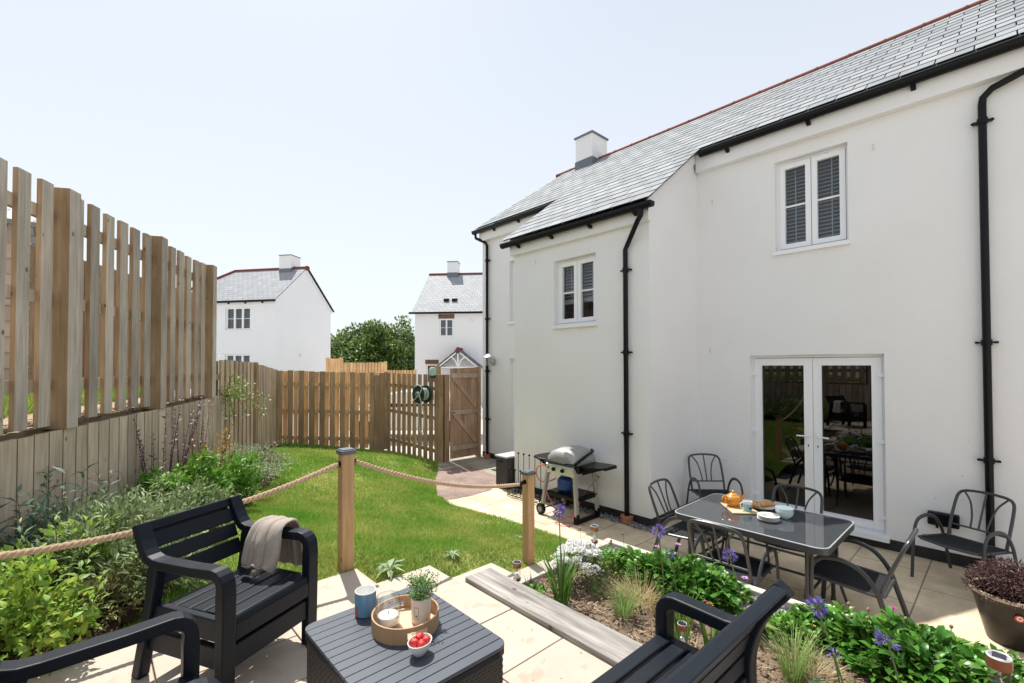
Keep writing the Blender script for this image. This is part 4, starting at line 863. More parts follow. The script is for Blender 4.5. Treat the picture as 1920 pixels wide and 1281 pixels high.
# ---------------------------------------------------------------- upper terrace furniture
def ribbon(path, th):
    """closed outline of a band of thickness th (or per-point list) following a 2d path"""
    n = len(path); th = th if isinstance(th, (list, tuple)) else [th] * n; Lf, Rt = [], []
    for i in range(n):
        a = Vector(path[max(i - 1, 0)]); b = Vector(path[min(i + 1, n - 1)]); d = (b - a).normalized(); nn = Vector((-d.y, d.x)); p = Vector(path[i])
        Lf.append(p + nn * th[i] / 2); Rt.append(p - nn * th[i] / 2)
    return Lf + Rt[::-1]
def lounge_chair(label, loc, rz):
    t = T('lounge_chair', label, 'chair', loc, rz)
    path = [(-.030, .0), (-.027, .30), (-.026, .46)] + [(-.026 - .052 + .052 * math.cos(R(a)), .503 + .052 * math.sin(R(a))) for a in (0, 22, 45, 68, 90)] + [(-.20, .549), (-.40, .546)] + [(-.455, .549), (-.495, .563), (-.522, .592), (-.545, .63), (-.580, .708)]
    th = [.044, .048, .050] + [.044] * 5 + [.041, .041] + [.041, .041, .041, .040, .034]
    for s in (-1, 1):
        m = MB(); x0 = s * .207 if s > 0 else -.272
        m.prism([(x0, p.x, p.y) for p in ribbon(path, th)], (.065, 0, 0))
        m.build('armrest', chair_m, t, bevel=.005, seg=2)
        m = MB(); m.prism([(x0 + .006, p[0], p[1]) for p in [(-.425, .53), (-.495, .53), (-.512, .36), (-.60, 0), (-.545, 0), (-.462, .36)]], (.053, 0, 0)); m.build('leg', chair_m, t, bevel=.009)
        m = MB(); xs_ = s * .2265; m.box(xs_ - .018, xs_ + .018, -.50, -.05, .255, .352); m.build('seat_side', chair_m, t, bevel=.006)
        m = MB(); m.box(xs_ - .016, xs_ + .016, -.53, -.05, .135, .232); m.build('side_rail', chair_m, t, bevel=.006)
    m = MB()
    for k in range(5):
        y1 = -.012 - k * .0905; y0 = y1 - .083; z1 = .362 - k * .004
        m.prism([(-.2085, y1 + (.006 if k == 0 else 0), z1 - .045 if k == 0 else z1 - .03), (-.2085, y1, z1 - .010), (-.2085, y1 - .012, z1), (-.2085, y0, z1 - .002), (-.2085, y0, z1 - .03)], (.417, 0, 0))
    m.box(-.2085, .2085, -.034, -.004, .258, .330)
    m.build('seat', chair_m, t, bevel=.004)
    m = MB(); m.box(-.207, .207, -.046, -.016, .138, .236); m.build('front_rail', chair_m, t, bevel=.006)
    m = MB(); m.box(-.207, .207, -.545, -.515, .138, .236); m.build('rear_rail', chair_m, t, bevel=.006)
    m = MB(); tv = Vector((0, -.375, .927)); nv = Vector((0, .927, .375)); p0 = Vector((0, -.475, .425))
    hh = [0, .080, .091, .163, .174, .246, .257, .302]
    for k in range(4):
        a = p0 + tv * hh[2 * k]; b = p0 + tv * hh[2 * k + 1]
        m.prism([Vector((-.208, 0, 0)) + a - nv * .012, Vector((-.208, 0, 0)) + b - nv * .012, Vector((-.208, 0, 0)) + b + nv * .010, Vector((-.208, 0, 0)) + a + nv * .010], (.416, 0, 0))
    m.prism([Vector((-.208, 0, 0)) + p0 + tv * .2 - nv * .028, Vector((-.208, 0, 0)) + p0 + tv * .305 - nv * .026, Vector((-.208, 0, 0)) + p0 + tv * .305 - nv * .0125, Vector((-.208, 0, 0)) + p0 + tv * .2 - nv * .0125], (.416, 0, 0))
    m.build('backrest', chair_m, t, bevel=.005)
    return t
CA = lounge_chair('graphite lounge armchair with a beige blanket over its arm, in front of the left border', (.662, 2.378, DZ), R(207.5))
def slat_chair(label, loc, rz, hw=.2325):
    t = T('slatted_bench', label, 'bench', loc, rz)
    path = [(-.030, .0), (-.027, .30), (-.026, .46)] + [(-.026 - .052 + .052 * math.cos(R(a)), .500 + .052 * math.sin(R(a))) for a in (0, 22, 45, 68, 90)] + [(-.16, .551), (-.27, .548), (-.325, .556)]
    th = [.046, .048, .050] + [.048] * 5 + [.046, .046, .044]
    stile = [(-.40, .0), (-.345, .22), (-.325, .40), (-.335, .52), (-.375, .63), (-.452, .738)]
    for s in (-1, 1):
        x0 = hw if s > 0 else -hw - .065
        m = MB(); m.prism([(x0, p.x, p.y) for p in ribbon(path, th)], (.065, 0, 0)); m.build('armrest', chair_m, t, bevel=.007)
        m = MB(); m.prism([(x0 + .004, p.x, p.y) for p in ribbon([tuple(q) for q in (Vector(v).to_2d() for v in smooth_path([(a, b, 0) for a, b in stile], 5))], .058)], (.057, 0, 0)); m.build('leg', chair_m, t, bevel=.007)
        m = MB(); m.box(s * (hw + .0275) - .02, s * (hw + .0275) + .02, -.34, -.05, .33, .405); m.build('seat_side', chair_m, t, bevel=.006)
    m = MB()
    for k in range(5): y1 = -.012 - k * .069; m.box(-hw - .003, hw + .003, y1 - .056, y1, .388, .415)
    m.build('seat', chair_m, t, bevel=.006); m = MB(); m.box(-hw - .001, hw + .001, -.045, -.02, .30, .385); m.build('front_rail', chair_m, t, bevel=.006)
    m = MB(); m.prism([(-hw - .001, -.405, .655), (-hw - .001, -.476, .748), (-hw - .001, -.430, .752), (-hw - .001, -.372, .665)], (2 * hw + .002, 0, 0)); m.build('top_rail', chair_m, t, bevel=.008)
    m = MB()
    for z0, z1 in ((.575, .645), (.495, .565), (.43, .485)):
        f_ = lambda z: -.325 - .055 * max(0, (z - .50) / .14) ** 1.3
        m.prism([(-hw - .001, f_(z0) - .012, z0), (-hw - .001, f_(z1) - .012, z1), (-hw - .001, f_(z1) + .010, z1), (-hw - .001, f_(z0) + .010, z0)], (2 * hw + .002, 0, 0))
    m.build('backrest', chair_m, t, bevel=.004)
    return t
CB = slat_chair('graphite two seat bench with wide seat slats, back to the camera by the flower bed', (1.082, .957, DZ), R(-1), .5375)
CC = lounge_chair('graphite lounge armchair cut off at the lower left corner, one arm showing', (.30, 1.762, DZ), R(-90))
# blanket draped over the arm of the first chair
def blanket():
    rz = R(207.5); M = Matrix.Translation((.662, 2.378, DZ)) @ Matrix.Rotation(rz, 4, 'Z')
    prof = [(-.160, .374), (-.178, .40), (-.196, .46), (-.204, .53), (-.214, .574), (-.240, .590), (-.272, .592), (-.304, .588), (-.324, .55), (-.334, .46), (-.340, .38), (-.343, .335)]
    prof = [Vector((p[0] + .0255, p[1], 0)) for p in prof]; prof = smooth_path(prof, 4); n = len(prof); ny = 60; V = []
    for i, p in enumerate(prof):
        a = prof[max(i - 1, 0)]; b = prof[min(i + 1, n - 1)]; d = (b - a).normalized(); nn = Vector((d.y, -d.x, 0))
        u = i / (n - 1)
        for j in range(ny):
            v = j / (ny - 1); y = -.165 - v * .18
            k_ = 1 / (1 + math.exp((u - .30) * 24)); bulge = (.006 + .040 * k_) * (1 - (2 * v - 1) ** 6) ** .5
            fold = .006 * math.sin(v * 13 + 2.2 * math.sin(u * 4)) + .003 * math.sin(v * 27 + u * 9) + .003 * math.sin(u * 17 + v * 6)
            crease = -.017 * math.exp(-((v - .30 - .05 * u) / .028) ** 2) - .014 * math.exp(-((v - .66 + .08 * u) / .026) ** 2)
            o = .004 + bulge + (fold + crease) * (.35 + .65 * k_) + .006
            q = M @ Vector((p.x + nn.x * o, y + .012 * math.sin(u * 7 + v * 3), p.y + nn.y * o + .006 * math.sin(v * 14) * (1 if u < .1 or u > .9 else 0)))
            V.append(q)
    mb = MB(); mb.add(V, [(i * ny + j, i * ny + j + 1, (i + 1) * ny + j + 1, (i + 1) * ny + j) for i in range(n - 1) for j in range(ny - 1)])
    # fringe along the inner hem
    o = mb.build('blanket', mat('beige_blanket', (.35, .30, .26), .95, spec=.1, c2=(.42, .365, .315), ns=60, bump=.5, bscale=420), smooth=True)
    sm = o.modifiers.new('thick', 'SOLIDIFY'); sm.thickness = .012; sm.offset = -1
    f = MB()
    for k in range(22):
        v = k / 45; p = M @ Vector((-.125 + random.uniform(-.01, .012), -.24 - v * .12, .384)); q = M @ Vector((-.108 + random.uniform(-.012, .012), -.24 - v * .12 + random.uniform(-.008, .008), .366))
        f.tube([p, (p + q) / 2 + Vector((0, 0, .004)), q], .0016, 4)
    f.build('fringe', MATS['beige_blanket'], o)
    return tag(o, 'beige wool blanket folded over the arm of the lounge chair by the rope', 'blanket')
blanket()

# coffee table with slatted lid and woven sides
TX0, TX1, TY0, TY1 = .638, 1.178, 1.298, 1.948
t = T('coffee_table', 'low graphite coffee table with slatted top and woven rattan sides', 'coffee table', ((TX0 + TX1) / 2, (TY0 + TY1) / 2, DZ))
hw, hd, cr = (TX1 - TX0) / 2, (TY1 - TY0) / 2, .045
def xext(y, s=0):
    e = abs(y) - (hd - s - cr); return hw - s if e <= 0 else hw - s - cr + math.sqrt(max(cr * cr - e * e, 0))
m = MB(); nb = 14; pit = 2 * hd / nb
for k in range(nb):
    ya, yb = -hd + k * pit + (.0016 if k else 0), -hd + (k + 1) * pit - (.0016 if k < nb - 1 else 0)
    yy = [ya + (yb - ya) * i / 6 for i in range(7)]
    poly = [(xext(y), y, .386) for y in yy] + [(-xext(y), y, .386) for y in reversed(yy)]
    m.prism(poly, (0, 0, .014))
m.build('table_top', tabletop_m, t, bevel=.0016, seg=2)
m = MB(); yy = [-hd + 2 * hd * i / 60 for i in range(61)]; m.prism([(xext(y, .0) , y, .360) for y in yy] + [(-xext(y, .0), y, .360) for y in reversed(yy)], (0, 0, .0255)); m.build('lid_rim', chair_m, t, bevel=.003)
def weave(w_, h_, org, du, dv, nn):
    nu, nv_ = int(w_ / .0052), int(h_ / .0031); V = np.zeros((nu + 1, nv_ + 1, 3)); U_, W_ = np.meshgrid(np.linspace(0, w_, nu + 1), np.linspace(0, h_, nv_ + 1), indexing='ij')
    row = np.floor(W_ / .0125); fu = (U_ / .026 + .5 * (row % 2)) % 1; fv = (W_ / .0125) % 1
    hgt = .0042 * np.sqrt(np.abs(np.sin(np.pi * fu))) * np.sqrt(np.abs(np.sin(np.pi * fv)))
    V = np.array(org) + U_[..., None] * np.array(du) + W_[..., None] * np.array(dv) + hgt[..., None] * np.array(nn)
    idx = np.arange((nu + 1) * (nv_ + 1)).reshape(nu + 1, nv_ + 1); F = np.stack([idx[:-1, :-1], idx[1:, :-1], idx[1:, 1:], idx[:-1, 1:]], -1).reshape(-1, 4)
    return V.reshape(-1, 3), F
b_ = .014; Vs, Fs, o_ = [], [], 0
for args in ((2 * hd - .06, .352, (-hw + b_, hd - .03, .006), (0, -1, 0), (0, 0, 1), (-1, 0, 0)), (2 * hw - .06, .352, (hw - .03, hd - b_, .006), (-1, 0, 0), (0, 0, 1), (0, 1, 0)),
             (2 * hw - .06, .352, (-hw + .03, -hd + b_, .006), (1, 0, 0), (0, 0, 1), (0, -1, 0)), (2 * hd - .06, .352, (hw - b_, -hd + .03, .006), (0, 1, 0), (0, 0, 1), (1, 0, 0))):
    V, F = weave(*args); Vs.append(V); Fs.append(F + o_); o_ += len(V)
for sx in (-1, 1):
    for sy in (-1, 1):      # woven rounded corners
        n1, n2 = 16, 112; A, Z = np.meshgrid(np.linspace(0, math.pi / 2, n1), np.linspace(0, .352, n2), indexing='ij'); row = np.floor(Z / .0125)
        h_ = .0042 * np.sqrt(np.abs(np.sin(np.pi * ((A / (math.pi / 2) + .5 * (row % 2)) % 1)))) * np.sqrt(np.abs(np.sin(np.pi * ((Z / .0125) % 1)))); ra = .017 + h_
        V = np.stack([sx * (hw - .031 + ra * np.cos(A)), sy * (hd - .031 + ra * np.sin(A)), .006 + Z], -1).reshape(-1, 3); idx = np.arange(n1 * n2).reshape(n1, n2)
        Vs.append(V); Fs.append(np.stack([idx[:-1, :-1], idx[1:, :-1], idx[1:, 1:], idx[:-1, 1:]], -1).reshape(-1, 4) + o_); o_ += len(V)
npmesh('rattan_body', np.concatenate(Vs), np.concatenate(Fs), rattan_m, t, smooth=True)
TZ = DZ + .40
# blue mug
white_c = mat('white_ceramic', (.80, .79, .76), .18, spec=.5, coat=.3)
t = T('mug', 'blue mug with white inside at the back of the coffee table', 'mug', (.868, 1.862, TZ))
m = MB(); m.lathe([(.036, 0), (.042, .004), (.0435, .02), (.0435, .098), (.0425, .100)], n=36, cap=False); m.build('cup', mat('blue_glaze', (.11, .235, .36), .25, spec=.5, c2=(.13, .26, .39), ns=5, coat=.3), t, smooth=True)
m = MB(); m.lathe([(.0436, .0975), (.0432, .101), (.0412, .101), (.0395, .096), (.039, .02), (.03, .008), (0, .007)], n=36, cap=False); m.build('lining', white_c, t, smooth=True)
m = MB()
for k in range(7): pass
vs = [(.0441 * math.cos(a), .0441 * math.sin(a), z) for z, aw in ((.006, .26), (.03, .22), (.045, .10)) for a in [R(186) + aw * (i / 6 - .5) * 2 for i in range(7)]]
m.add(vs, [(r_ * 7 + i, r_ * 7 + i + 1, (r_ + 1) * 7 + i + 1, (r_ + 1) * 7 + i) for r_ in range(2) for i in range(6)]); m.build('red_motif', mat('red_print', (.55, .07, .07), .4), t, smooth=True)
m = MB(); ha = R(48); hd_ = Vector((math.cos(ha), math.sin(ha), 0)); m.tube([hd_ * r_ + Vector((0, 0, z)) for r_, z in ((.040, .082), (.058, .082), (.070, .068), (.070, .04), (.058, .026), (.040, .024))], .0055, 8); m.build('handle', MATS['blue_glaze'], t, smooth=True)
# round tray with two hand holes
t = T('tray', 'round pale bamboo tray with cut out handles on the coffee table', 'tray', (.948, 1.668, TZ))
bam = mat('bamboo', (.36, .215, .115), .5, spec=.3, c2=(.46, .29, .165), ns=50, stretch=(1, 1, .08)); bam_in = mat('bamboo_inside', (.56, .39, .24), .5, c2=(.64, .47, .31), ns=30, stretch=(.1, 1, 1))
m = MB(); m.lathe([(0, .001), (.126, .001), (.126, .008), (0, .008)], n=48); m.build('base', bam_in, t)
m = MB(); N_ = 96; zz = (.0, .018, .042, .060); ho = R(262)
def hole(a): d = (a - ho + math.pi) % (2 * math.pi) - math.pi; d2 = (a - ho) % (2 * math.pi) - math.pi; return abs(d) < .33 or abs(d2) < .33
for i in range(N_):
    a0, a1 = 2 * math.pi * i / N_, 2 * math.pi * (i + 1) / N_; am = (a0 + a1) / 2
    for z0, z1 in ((zz[0], zz[1]), (zz[1], zz[2]), (zz[2], zz[3])):
        if z0 == zz[1] and hole(am): continue
        vs = [(r_ * math.cos(a), r_ * math.sin(a), z) for z in (z0, z1) for a in (a0, a1) for r_ in (.1265, .133)]
        m.add(vs, [(0, 1, 3, 2), (4, 6, 7, 5), (0, 4, 5, 1), (2, 3, 7, 6), (0, 2, 6, 4), (1, 5, 7, 3)], .5)
m.build('rim', bam, t)
# candle in a glass
t = T('candle_jar', 'clear glass jar half filled with white candle wax on the tray', 'candle', (.888, 1.700, TZ + .008))
m = MB(); m.lathe([(0, 0), (.040, .001), (.046, .012), (.049, .05), (.050, .085), (.046, .118), (.044, .118), (.0475, .085), (.0465, .05), (.043, .014), (.0, .009)], n=36)
m.build('jar', glass('clear_glass', (.95, .96, .96), .9, .09), t, smooth=True)
m = MB(); m.lathe([(0, .0092), (.039, .0145), (.0425, .044), (.041, .0475), (.0, .0465)], n=32); wx = m.build('wax', mat('candle_wax', (.85, .81, .72), .45, spec=.4), t, smooth=True)
m = MB(); m.tube([(.0455 * math.cos(k * R(15)), .0455 * math.sin(k * R(15)), .1185) for k in range(25)], .0016, 6, cap=False); m.build('glass_rim', glass('rim_glass', (.9, .92, .92), .6, .30), t, smooth=True)
m = MB(); m.tube([(0, 0, .046), (.002, 0, .058)], .0012, 5); m.build('wick', blackp, wx)
# potted herb
t = T('plant_pot', 'small cream ceramic pot of tiny leaved greenery on the tray', 'potted plant', (1.004, 1.642, TZ + .008))
cream = mat('cream_pot', (.70, .63, .54), .35, spec=.4)
m = MB(); m.lathe([(0, 0), (.034, .0), (.038, .006), (.040, .06), (.0415, .096), (.0425, .100), (.038, .101), (.037, .09), (0, .088)], n=36); m.build('pot', cream, t, smooth=True)
m = MB(); ca = R(212)
def lab(a0, a1, z0, z1, rr=.0408):
    vs = [(( rr + (z) * .016) * math.cos(a), (rr + z * .016) * math.sin(a), z) for z in (z0, z1) for a in [a0 + (a1 - a0) * i / 4 for i in range(5)]]
    m.add(vs, [(i, i + 1, i + 6, i + 5) for i in range(4)])
for z0, z1 in ((.026, .0275), (.0725, .074)): lab(ca - .24, ca + .24, z0, z1)
for a_ in (ca - .24, ca + .215): lab(a_, a_ + .025, .026, .074)
lab(ca - .1, ca + .1, .036, .041); lab(ca - .07, ca + .07, .046, .0475)
m.build('label_print', mat('dark_print', (.06, .055, .05), .6), t)
c = np.array([1.004, 1.642, TZ + .008 + .135]); p, dr, off = crown_points(c, (.062, .062, .045), 1500, 55, .35, .3)
leaves('foliage', leafm('herb_leaf', (.10, .22, .05), (.22, .36, .10), .35), p, dr + rng.normal(0, .6, p.shape), off + [0, 0, 1], rng.uniform(.006, .012, len(p)), rng.uniform(.004, .007, len(p)), t)
m = MB()
for k in range(26):
    a = random.uniform(0, 6.28); r_ = random.uniform(.02, .085); z = .13 + random.uniform(.0, .09) - r_ * .3; m.tube([(0.01 * math.cos(a), .01 * math.sin(a), .088), (r_ * .5 * math.cos(a), r_ * .5 * math.sin(a), .088 + (z - .088) * .7), (r_ * math.cos(a), r_ * math.sin(a), z)], .0009, 4)
    for q in range(4): m.ball((r_ * math.cos(a) + random.uniform(-.008, .008), r_ * math.sin(a) + random.uniform(-.008, .008), z + random.uniform(-.008, .01)), .0028, n=5, m=4)
m.build('stem', leafm('herb_stem', (.12, .24, .06), (.2, .33, .1), .3), t)
# bowl of strawberries
t = T('berry_bowl', 'small white boat shaped bowl of strawberries at the front of the coffee table', 'bowl', (.893, 1.468, TZ), R(20))
m = MB(); m.lathe([(.018, 0), (.024, .004), (.042, .030), (.047, .050), (.0445, .050), (.038, .03), (.02, .008), (0, .007)], n=32, sx=1.05, sy=.86); m.build('bowl', white_c, t, smooth=True)
sb_m = mat('strawberry', (.48, .012, .015), .3, spec=.5, c2=(.62, .04, .03), ns=25, bump=.3, bscale=260, c3=(.70, .45, .15), s3=300, t3=.66); sbl = leafm('sepal', (.12, .25, .04), (.25, .38, .1))
for k, (x, y, z, a, b, lb) in enumerate(((.014, .012, .052, 20, 70, 'ripe strawberry on the right of the pile in the white bowl'), (-.018, .012, .048, 140, 80, 'strawberry at the back left of the pile in the white bowl'), (-.012, -.016, .047, 250, 75, 'strawberry at the front left of the pile in the white bowl'), (.018, -.013, .044, 330, 60, 'strawberry at the front right of the pile in the white bowl'), (.0, .0, .036, 0, 30, 'strawberry in the middle of the white bowl under the others'))):
    q = T('strawberry', lb, 'strawberry', Vector((.893, 1.468, TZ)) + Matrix.Rotation(R(20), 3, 'Z') @ Vector((x, y, z)), 0, 'strawberries in the white bowl')
    M = Matrix.Rotation(R(a), 4, 'Z') @ Matrix.Rotation(R(b), 4, 'Y'); m = MB(); m.lathe([(0, .019), (.006, .017), (.0125, .009), (.0155, -.001), (.013, -.010), (.006, -.015), (0, -.0155)], n=14, M=M); m.build('fruit', sb_m, q, smooth=True)
    m = MB()
    for j in range(6):
        an = j * 1.047; m.add([M @ Vector(v) for v in [(0, 0, -.016), (.006 * math.cos(an - .4), .006 * math.sin(an - .4), -.0165), (.014 * math.cos(an), .014 * math.sin(an), -.018), (.006 * math.cos(an + .4), .006 * math.sin(an + .4), -.0165)]], [(0, 1, 2, 3)])
    m.build('sepals', sbl, q)

# rope fence on the terrace edge
rope_m = mat('jute_rope', (.52, .36, .23), .9, spec=.1, c2=(.66, .49, .34), ns=40, bump=.6, bscale=300)
def rope_post(label, x, y, z0, z1, ph):
    t = T('rope_post', label, 'post', (x, y, z0), 0, 'rope fence posts along the terrace edge'); m = MB(); m.box(-.044, .044, -.044, .044, 0, z1 - z0); m.build('post', rope_post_m, t, bevel=.005)
    m = MB(); m.prism([(-.054, -.054, z1 - z0 - .018), (.054, -.054, z1 - z0 - .018), (.054, .054, z1 - z0 - .018), (-.054, .054, z1 - z0 - .018)], (0, 0, .030)); m.box(-.045, .045, -.045, .045, z1 - z0 + .012, z1 - z0 + .02); m.build('cap', mat('post_cap', (.085, .10, .115), .45, c2=(.12, .135, .15), ns=8), t, bevel=.006)
    for s in ph:
        m = MB(); m.lathe([(.022, 0), (.022, .006), (.012, .008), (.012, .02)], (0, 0, 0), 12, M=Matrix.Translation((s * .049, 0, z1 - z0 - .085)) @ Matrix.Rotation(R(90) * s, 4, 'Y')); m.tube([(s * (.066 + .018 * math.cos(a)), 0, z1 - z0 - .085 + .018 * math.sin(a)) for a in [k * .5236 for k in range(13)]], .004, 6, cap=False); m.build('rope_eye', blackp, t, smooth=True)
rope_post('sunlit square timber rope post with grey cap at the corner of the terrace', 1.362, 3.245, .45, 1.506, (-1, 1))
rope_post('timber rope post with grey cap standing at the bottom of the steps', 3.215, 3.255, .05, 1.058, (-1,))
def rope(label, A, B, sag, rad=.0165):
    A, B = Vector(A), Vector(B); L_ = (B - A).length; n = int(L_ / .010); cs = []
    for i in range(n + 1):
        u = i / n; p = A.lerp(B, u); p.z -= sag * 4 * u * (1 - u); cs.append(p)
    m = MB(); side = (B - A).normalized().cross(Vector((0, 0, 1))).normalized()
    for k in range(3):
        pts = []
        for i, p in enumerate(cs):
            d = (cs[min(i + 1, n)] - cs[max(i - 1, 0)]).normalized(); up = side.cross(d).normalized(); a = 2 * math.pi * (i / n * L_ / .085 + k / 3); pts.append(p + (side * math.cos(a) + up * math.sin(a)) * rad * .58)
        m.tube(pts, rad * .53, 7)
    o = m.build('rope', rope_m, smooth=True)
    return tag(o, label, 'rope', 'ropes of the terrace fence')
rope('thick jute rope sagging behind the lounge chair towards the left edge', (-1.55, 3.22, 1.52), (1.298, 3.235, 1.425), .253)
rope('thick jute rope sagging between the two timber posts over the lawn', (1.43, 3.235, 1.425), (3.10, 3.25, .965), .085)
t = T('rope_shackle', 'dark rope end fitting at the lower rope post', 'fitting', (3.13, 3.25, .972)); m = MB(); m.tube([(-.05, 0, -.008), (.0, 0, .0)], .019, 10); m.build('collar', blackp, t, smooth=True); m = MB(); m.tube([(0, 0, 0), (.03, 0, .002)], .007, 8); m.build('hook', blackp, t, smooth=True)

# ---------------------------------------------------------------- patio table and chairs
t = T('patio_table', 'rectangular grey metal patio table with dark glass top near the French doors', 'table', (4.575, 1.575, 0))
hw, hd = .485, .63
def rrect(hw, hd, r, z, n=8):
    out = []
    for cx_, cy_, a0 in ((hw - r, hd - r, 0), (-hw + r, hd - r, 90), (-hw + r, -hd + r, 180), (hw - r, -hd + r, 270)):
        out += [(cx_ + r * math.cos(R(a0 + 90 * i / n)), cy_ + r * math.sin(R(a0 + 90 * i / n)), z) for i in range(n + 1)]
    return out
glass_top = mat('smoked_glass_top', (.045, .050, .055), .04, spec=.8, c2=(.055, .06, .065), ns=2)
m = MB(); m.prism(rrect(hw - .012, hd - .012, .085, .708), (0, 0, .013)); m.build('glass_top', glass_top, t, bevel=.002)
m = MB(); a_, b_ = rrect(hw, hd, .095, .722), rrect(hw - .013, hd - .013, .083, .722); n = len(a_)
lo = [(x, y, .672) for x, y, z in a_]; li = [(x, y, .672) for x, y, z in b_]
m.add(a_ + b_ + lo + li, [(i, (i + 1) % n, n + (i + 1) % n, n + i) for i in range(n)] + [(i, 2 * n + i, 2 * n + (i + 1) % n, (i + 1) % n) for i in range(n)] + [(n + i, n + (i + 1) % n, 3 * n + (i + 1) % n, 3 * n + i) for i in range(n)] + [(2 * n + i, 3 * n + i, 3 * n + (i + 1) % n, 2 * n + (i + 1) % n) for i in range(n)])
m.build('rim', metal_m, t, smooth=True)
m = MB(); m.tube([(x, y, .7225) for x, y, z in rrect(hw - .006, hd - .006, .089, 0)] + [(hw - .006, hd - .095, .7225)], .0055, 6, cap=False); m.build('edge_trim', mat('pale_trim', (.62, .63, .64), .35, metal=.4), t, smooth=True)
for sx in (-1, 1):
    for sy in (-1, 1):
        m = MB(); x, y = sx * (hw - .10), sy * (hd - .16)
        m.tube([(x, y, .68), (x, y, .02)], .017, 10); m.lathe([(.021, 0), (.021, .03), (.017, .035)], (x, y, 0), 10)
        m.tube(smooth_path([(x, y + sy * .035, .68), (x, y + sy * .03, .42), (x + sx * .0, y + sy * .045, .2), (x, y + sy * .10, .015)], 5), .013, 8)
        m.build('leg', metal_m, t, smooth=True)
m = MB()
for sy in (-1, 1): m.tube([(-hw + .10, sy * (hd - .16), .30), (hw - .10, sy * (hd - .16), .30)], .011, 8)
m.tube([(0, -hd + .16, .30), (0, hd - .16, .30)], .012, 8)
for sx in (-1, 1): m.tube([(sx * (hw - .1), -hd + .16, .60), (sx * (hw - .1), hd - .16, .60)], .010, 8)
m.build('stretcher', metal_m, t, smooth=True)
def patio_chair():
    t = T('patio_chair', 'x', 'chair', (0, 0, 0), 0, 'grey metal patio chairs around the glass table')
    for s in (-1, 1):
        m = MB(); m.tube([Vector((s * .272, p.x, p.y)) for p in (Vector(q).to_2d() for q in smooth_path([(.285, 0, 0), (.262, .30, 0), (.235, .47, 0), (.19, .555, 0), (.10, .588, 0), (0, .585, 0), (-.10, .54, 0), (-.185, .43, 0), (-.235, .28, 0), (-.285, .12, 0), (-.318, 0, 0)], 5))], .019, 10, flat=.62, up=(1, 0, 0)); m.build('armrest', metal_m, t, smooth=True)
    fr = [(-.24, .225, .405), (-.20, .262, .405), (0, .285, .400), (.20, .262, .405), (.24, .225, .405), (.245, 0, .388), (.245, -.20, .375), (.20, -.225, .37), (-.20, -.225, .37), (-.245, -.20, .375), (-.245, 0, .388), (-.24, .225, .405)]
    m = MB(); m.tube(fr, .0125, 8, cap=False)
    for s in (-1, 1): m.tube([(s * .24, .10, .395), (s * .272, .10, .395)], .010, 6); m.tube([(s * .245, -.19, .375), (s * .272, -.205, .375)], .010, 6)
    m.build('seat_frame', metal_m, t, smooth=True)
    m = MB(); n = 10; V = []
    for i in range(n + 1):
        y = .268 - (.268 + .215) * i / n
        for j in range(n + 1): u = -1 + 2 * j / n; V.append((u * .238, y - (.018 * abs(u) ** 3 if i == 0 else 0), .405 - .03 * i / n - .016 * math.sin(math.pi * i / n) * (1 - u * u)))
    m.add(V, [(i * (n + 1) + j, i * (n + 1) + j + 1, (i + 1) * (n + 1) + j + 1, (i + 1) * (n + 1) + j) for i in range(n) for j in range(n)], .5)
    m.build('seat', sling_m, t, smooth=True)
    up = smooth_path([(.222, -.195, .37), (.226, -.245, .52), (.222, -.325, .72), (.208, -.358, .795), (.165, -.374, .828), (.08, -.380, .840), (0, -.382, .843)], 5)
    m = MB(); m.tube(up + [Vector((-p.x, p.y, p.z)) for p in reversed(up[:-1])], .0135, 9)
    m.tube([(-.225, -.236, .495), (.225, -.236, .495)], .0095, 8)
    m.build('back_frame', metal_m, t, smooth=True)
    for s in (-1, 0, 1):
        m = MB(); pts = [(0, -.236, .495), (0, -.31, .67), (0, -.382, .842)] if s == 0 else [(s * .062, -.236, .495), (s * .072, -.285, .60), (s * .105, -.335, .73), (s * .172, -.374, .826)]
        m.tube(smooth_path(pts, 5), .0085, 7); m.build('spindle', metal_m, t, smooth=True)
    return t
PC = patio_chair()
for i, (x, y, a, lb) in enumerate(((4.64, 2.28, 180, 'grey patio chair at the barbecue end of the glass table'), (6.235, 2.735, 135, 'grey patio chair in the corner of the bay and the house wall'),
        (5.11, 1.52, 90, 'grey patio chair on the French door side of the glass table'), (4.08, 1.635, -90, 'grey patio chair with its back to the flower bed, tucked under the glass table'),
        (4.62, .885, 0, 'grey patio chair at the near end of the glass table, seen side on'), (6.235, .325, 66, 'grey patio chair against the wall in front of the downpipe'))):
    o = PC if i == 0 else copy_tree(PC); o.location = (x, y, 0); o.rotation_euler = (0, 0, R(a)); o['label'] = lb

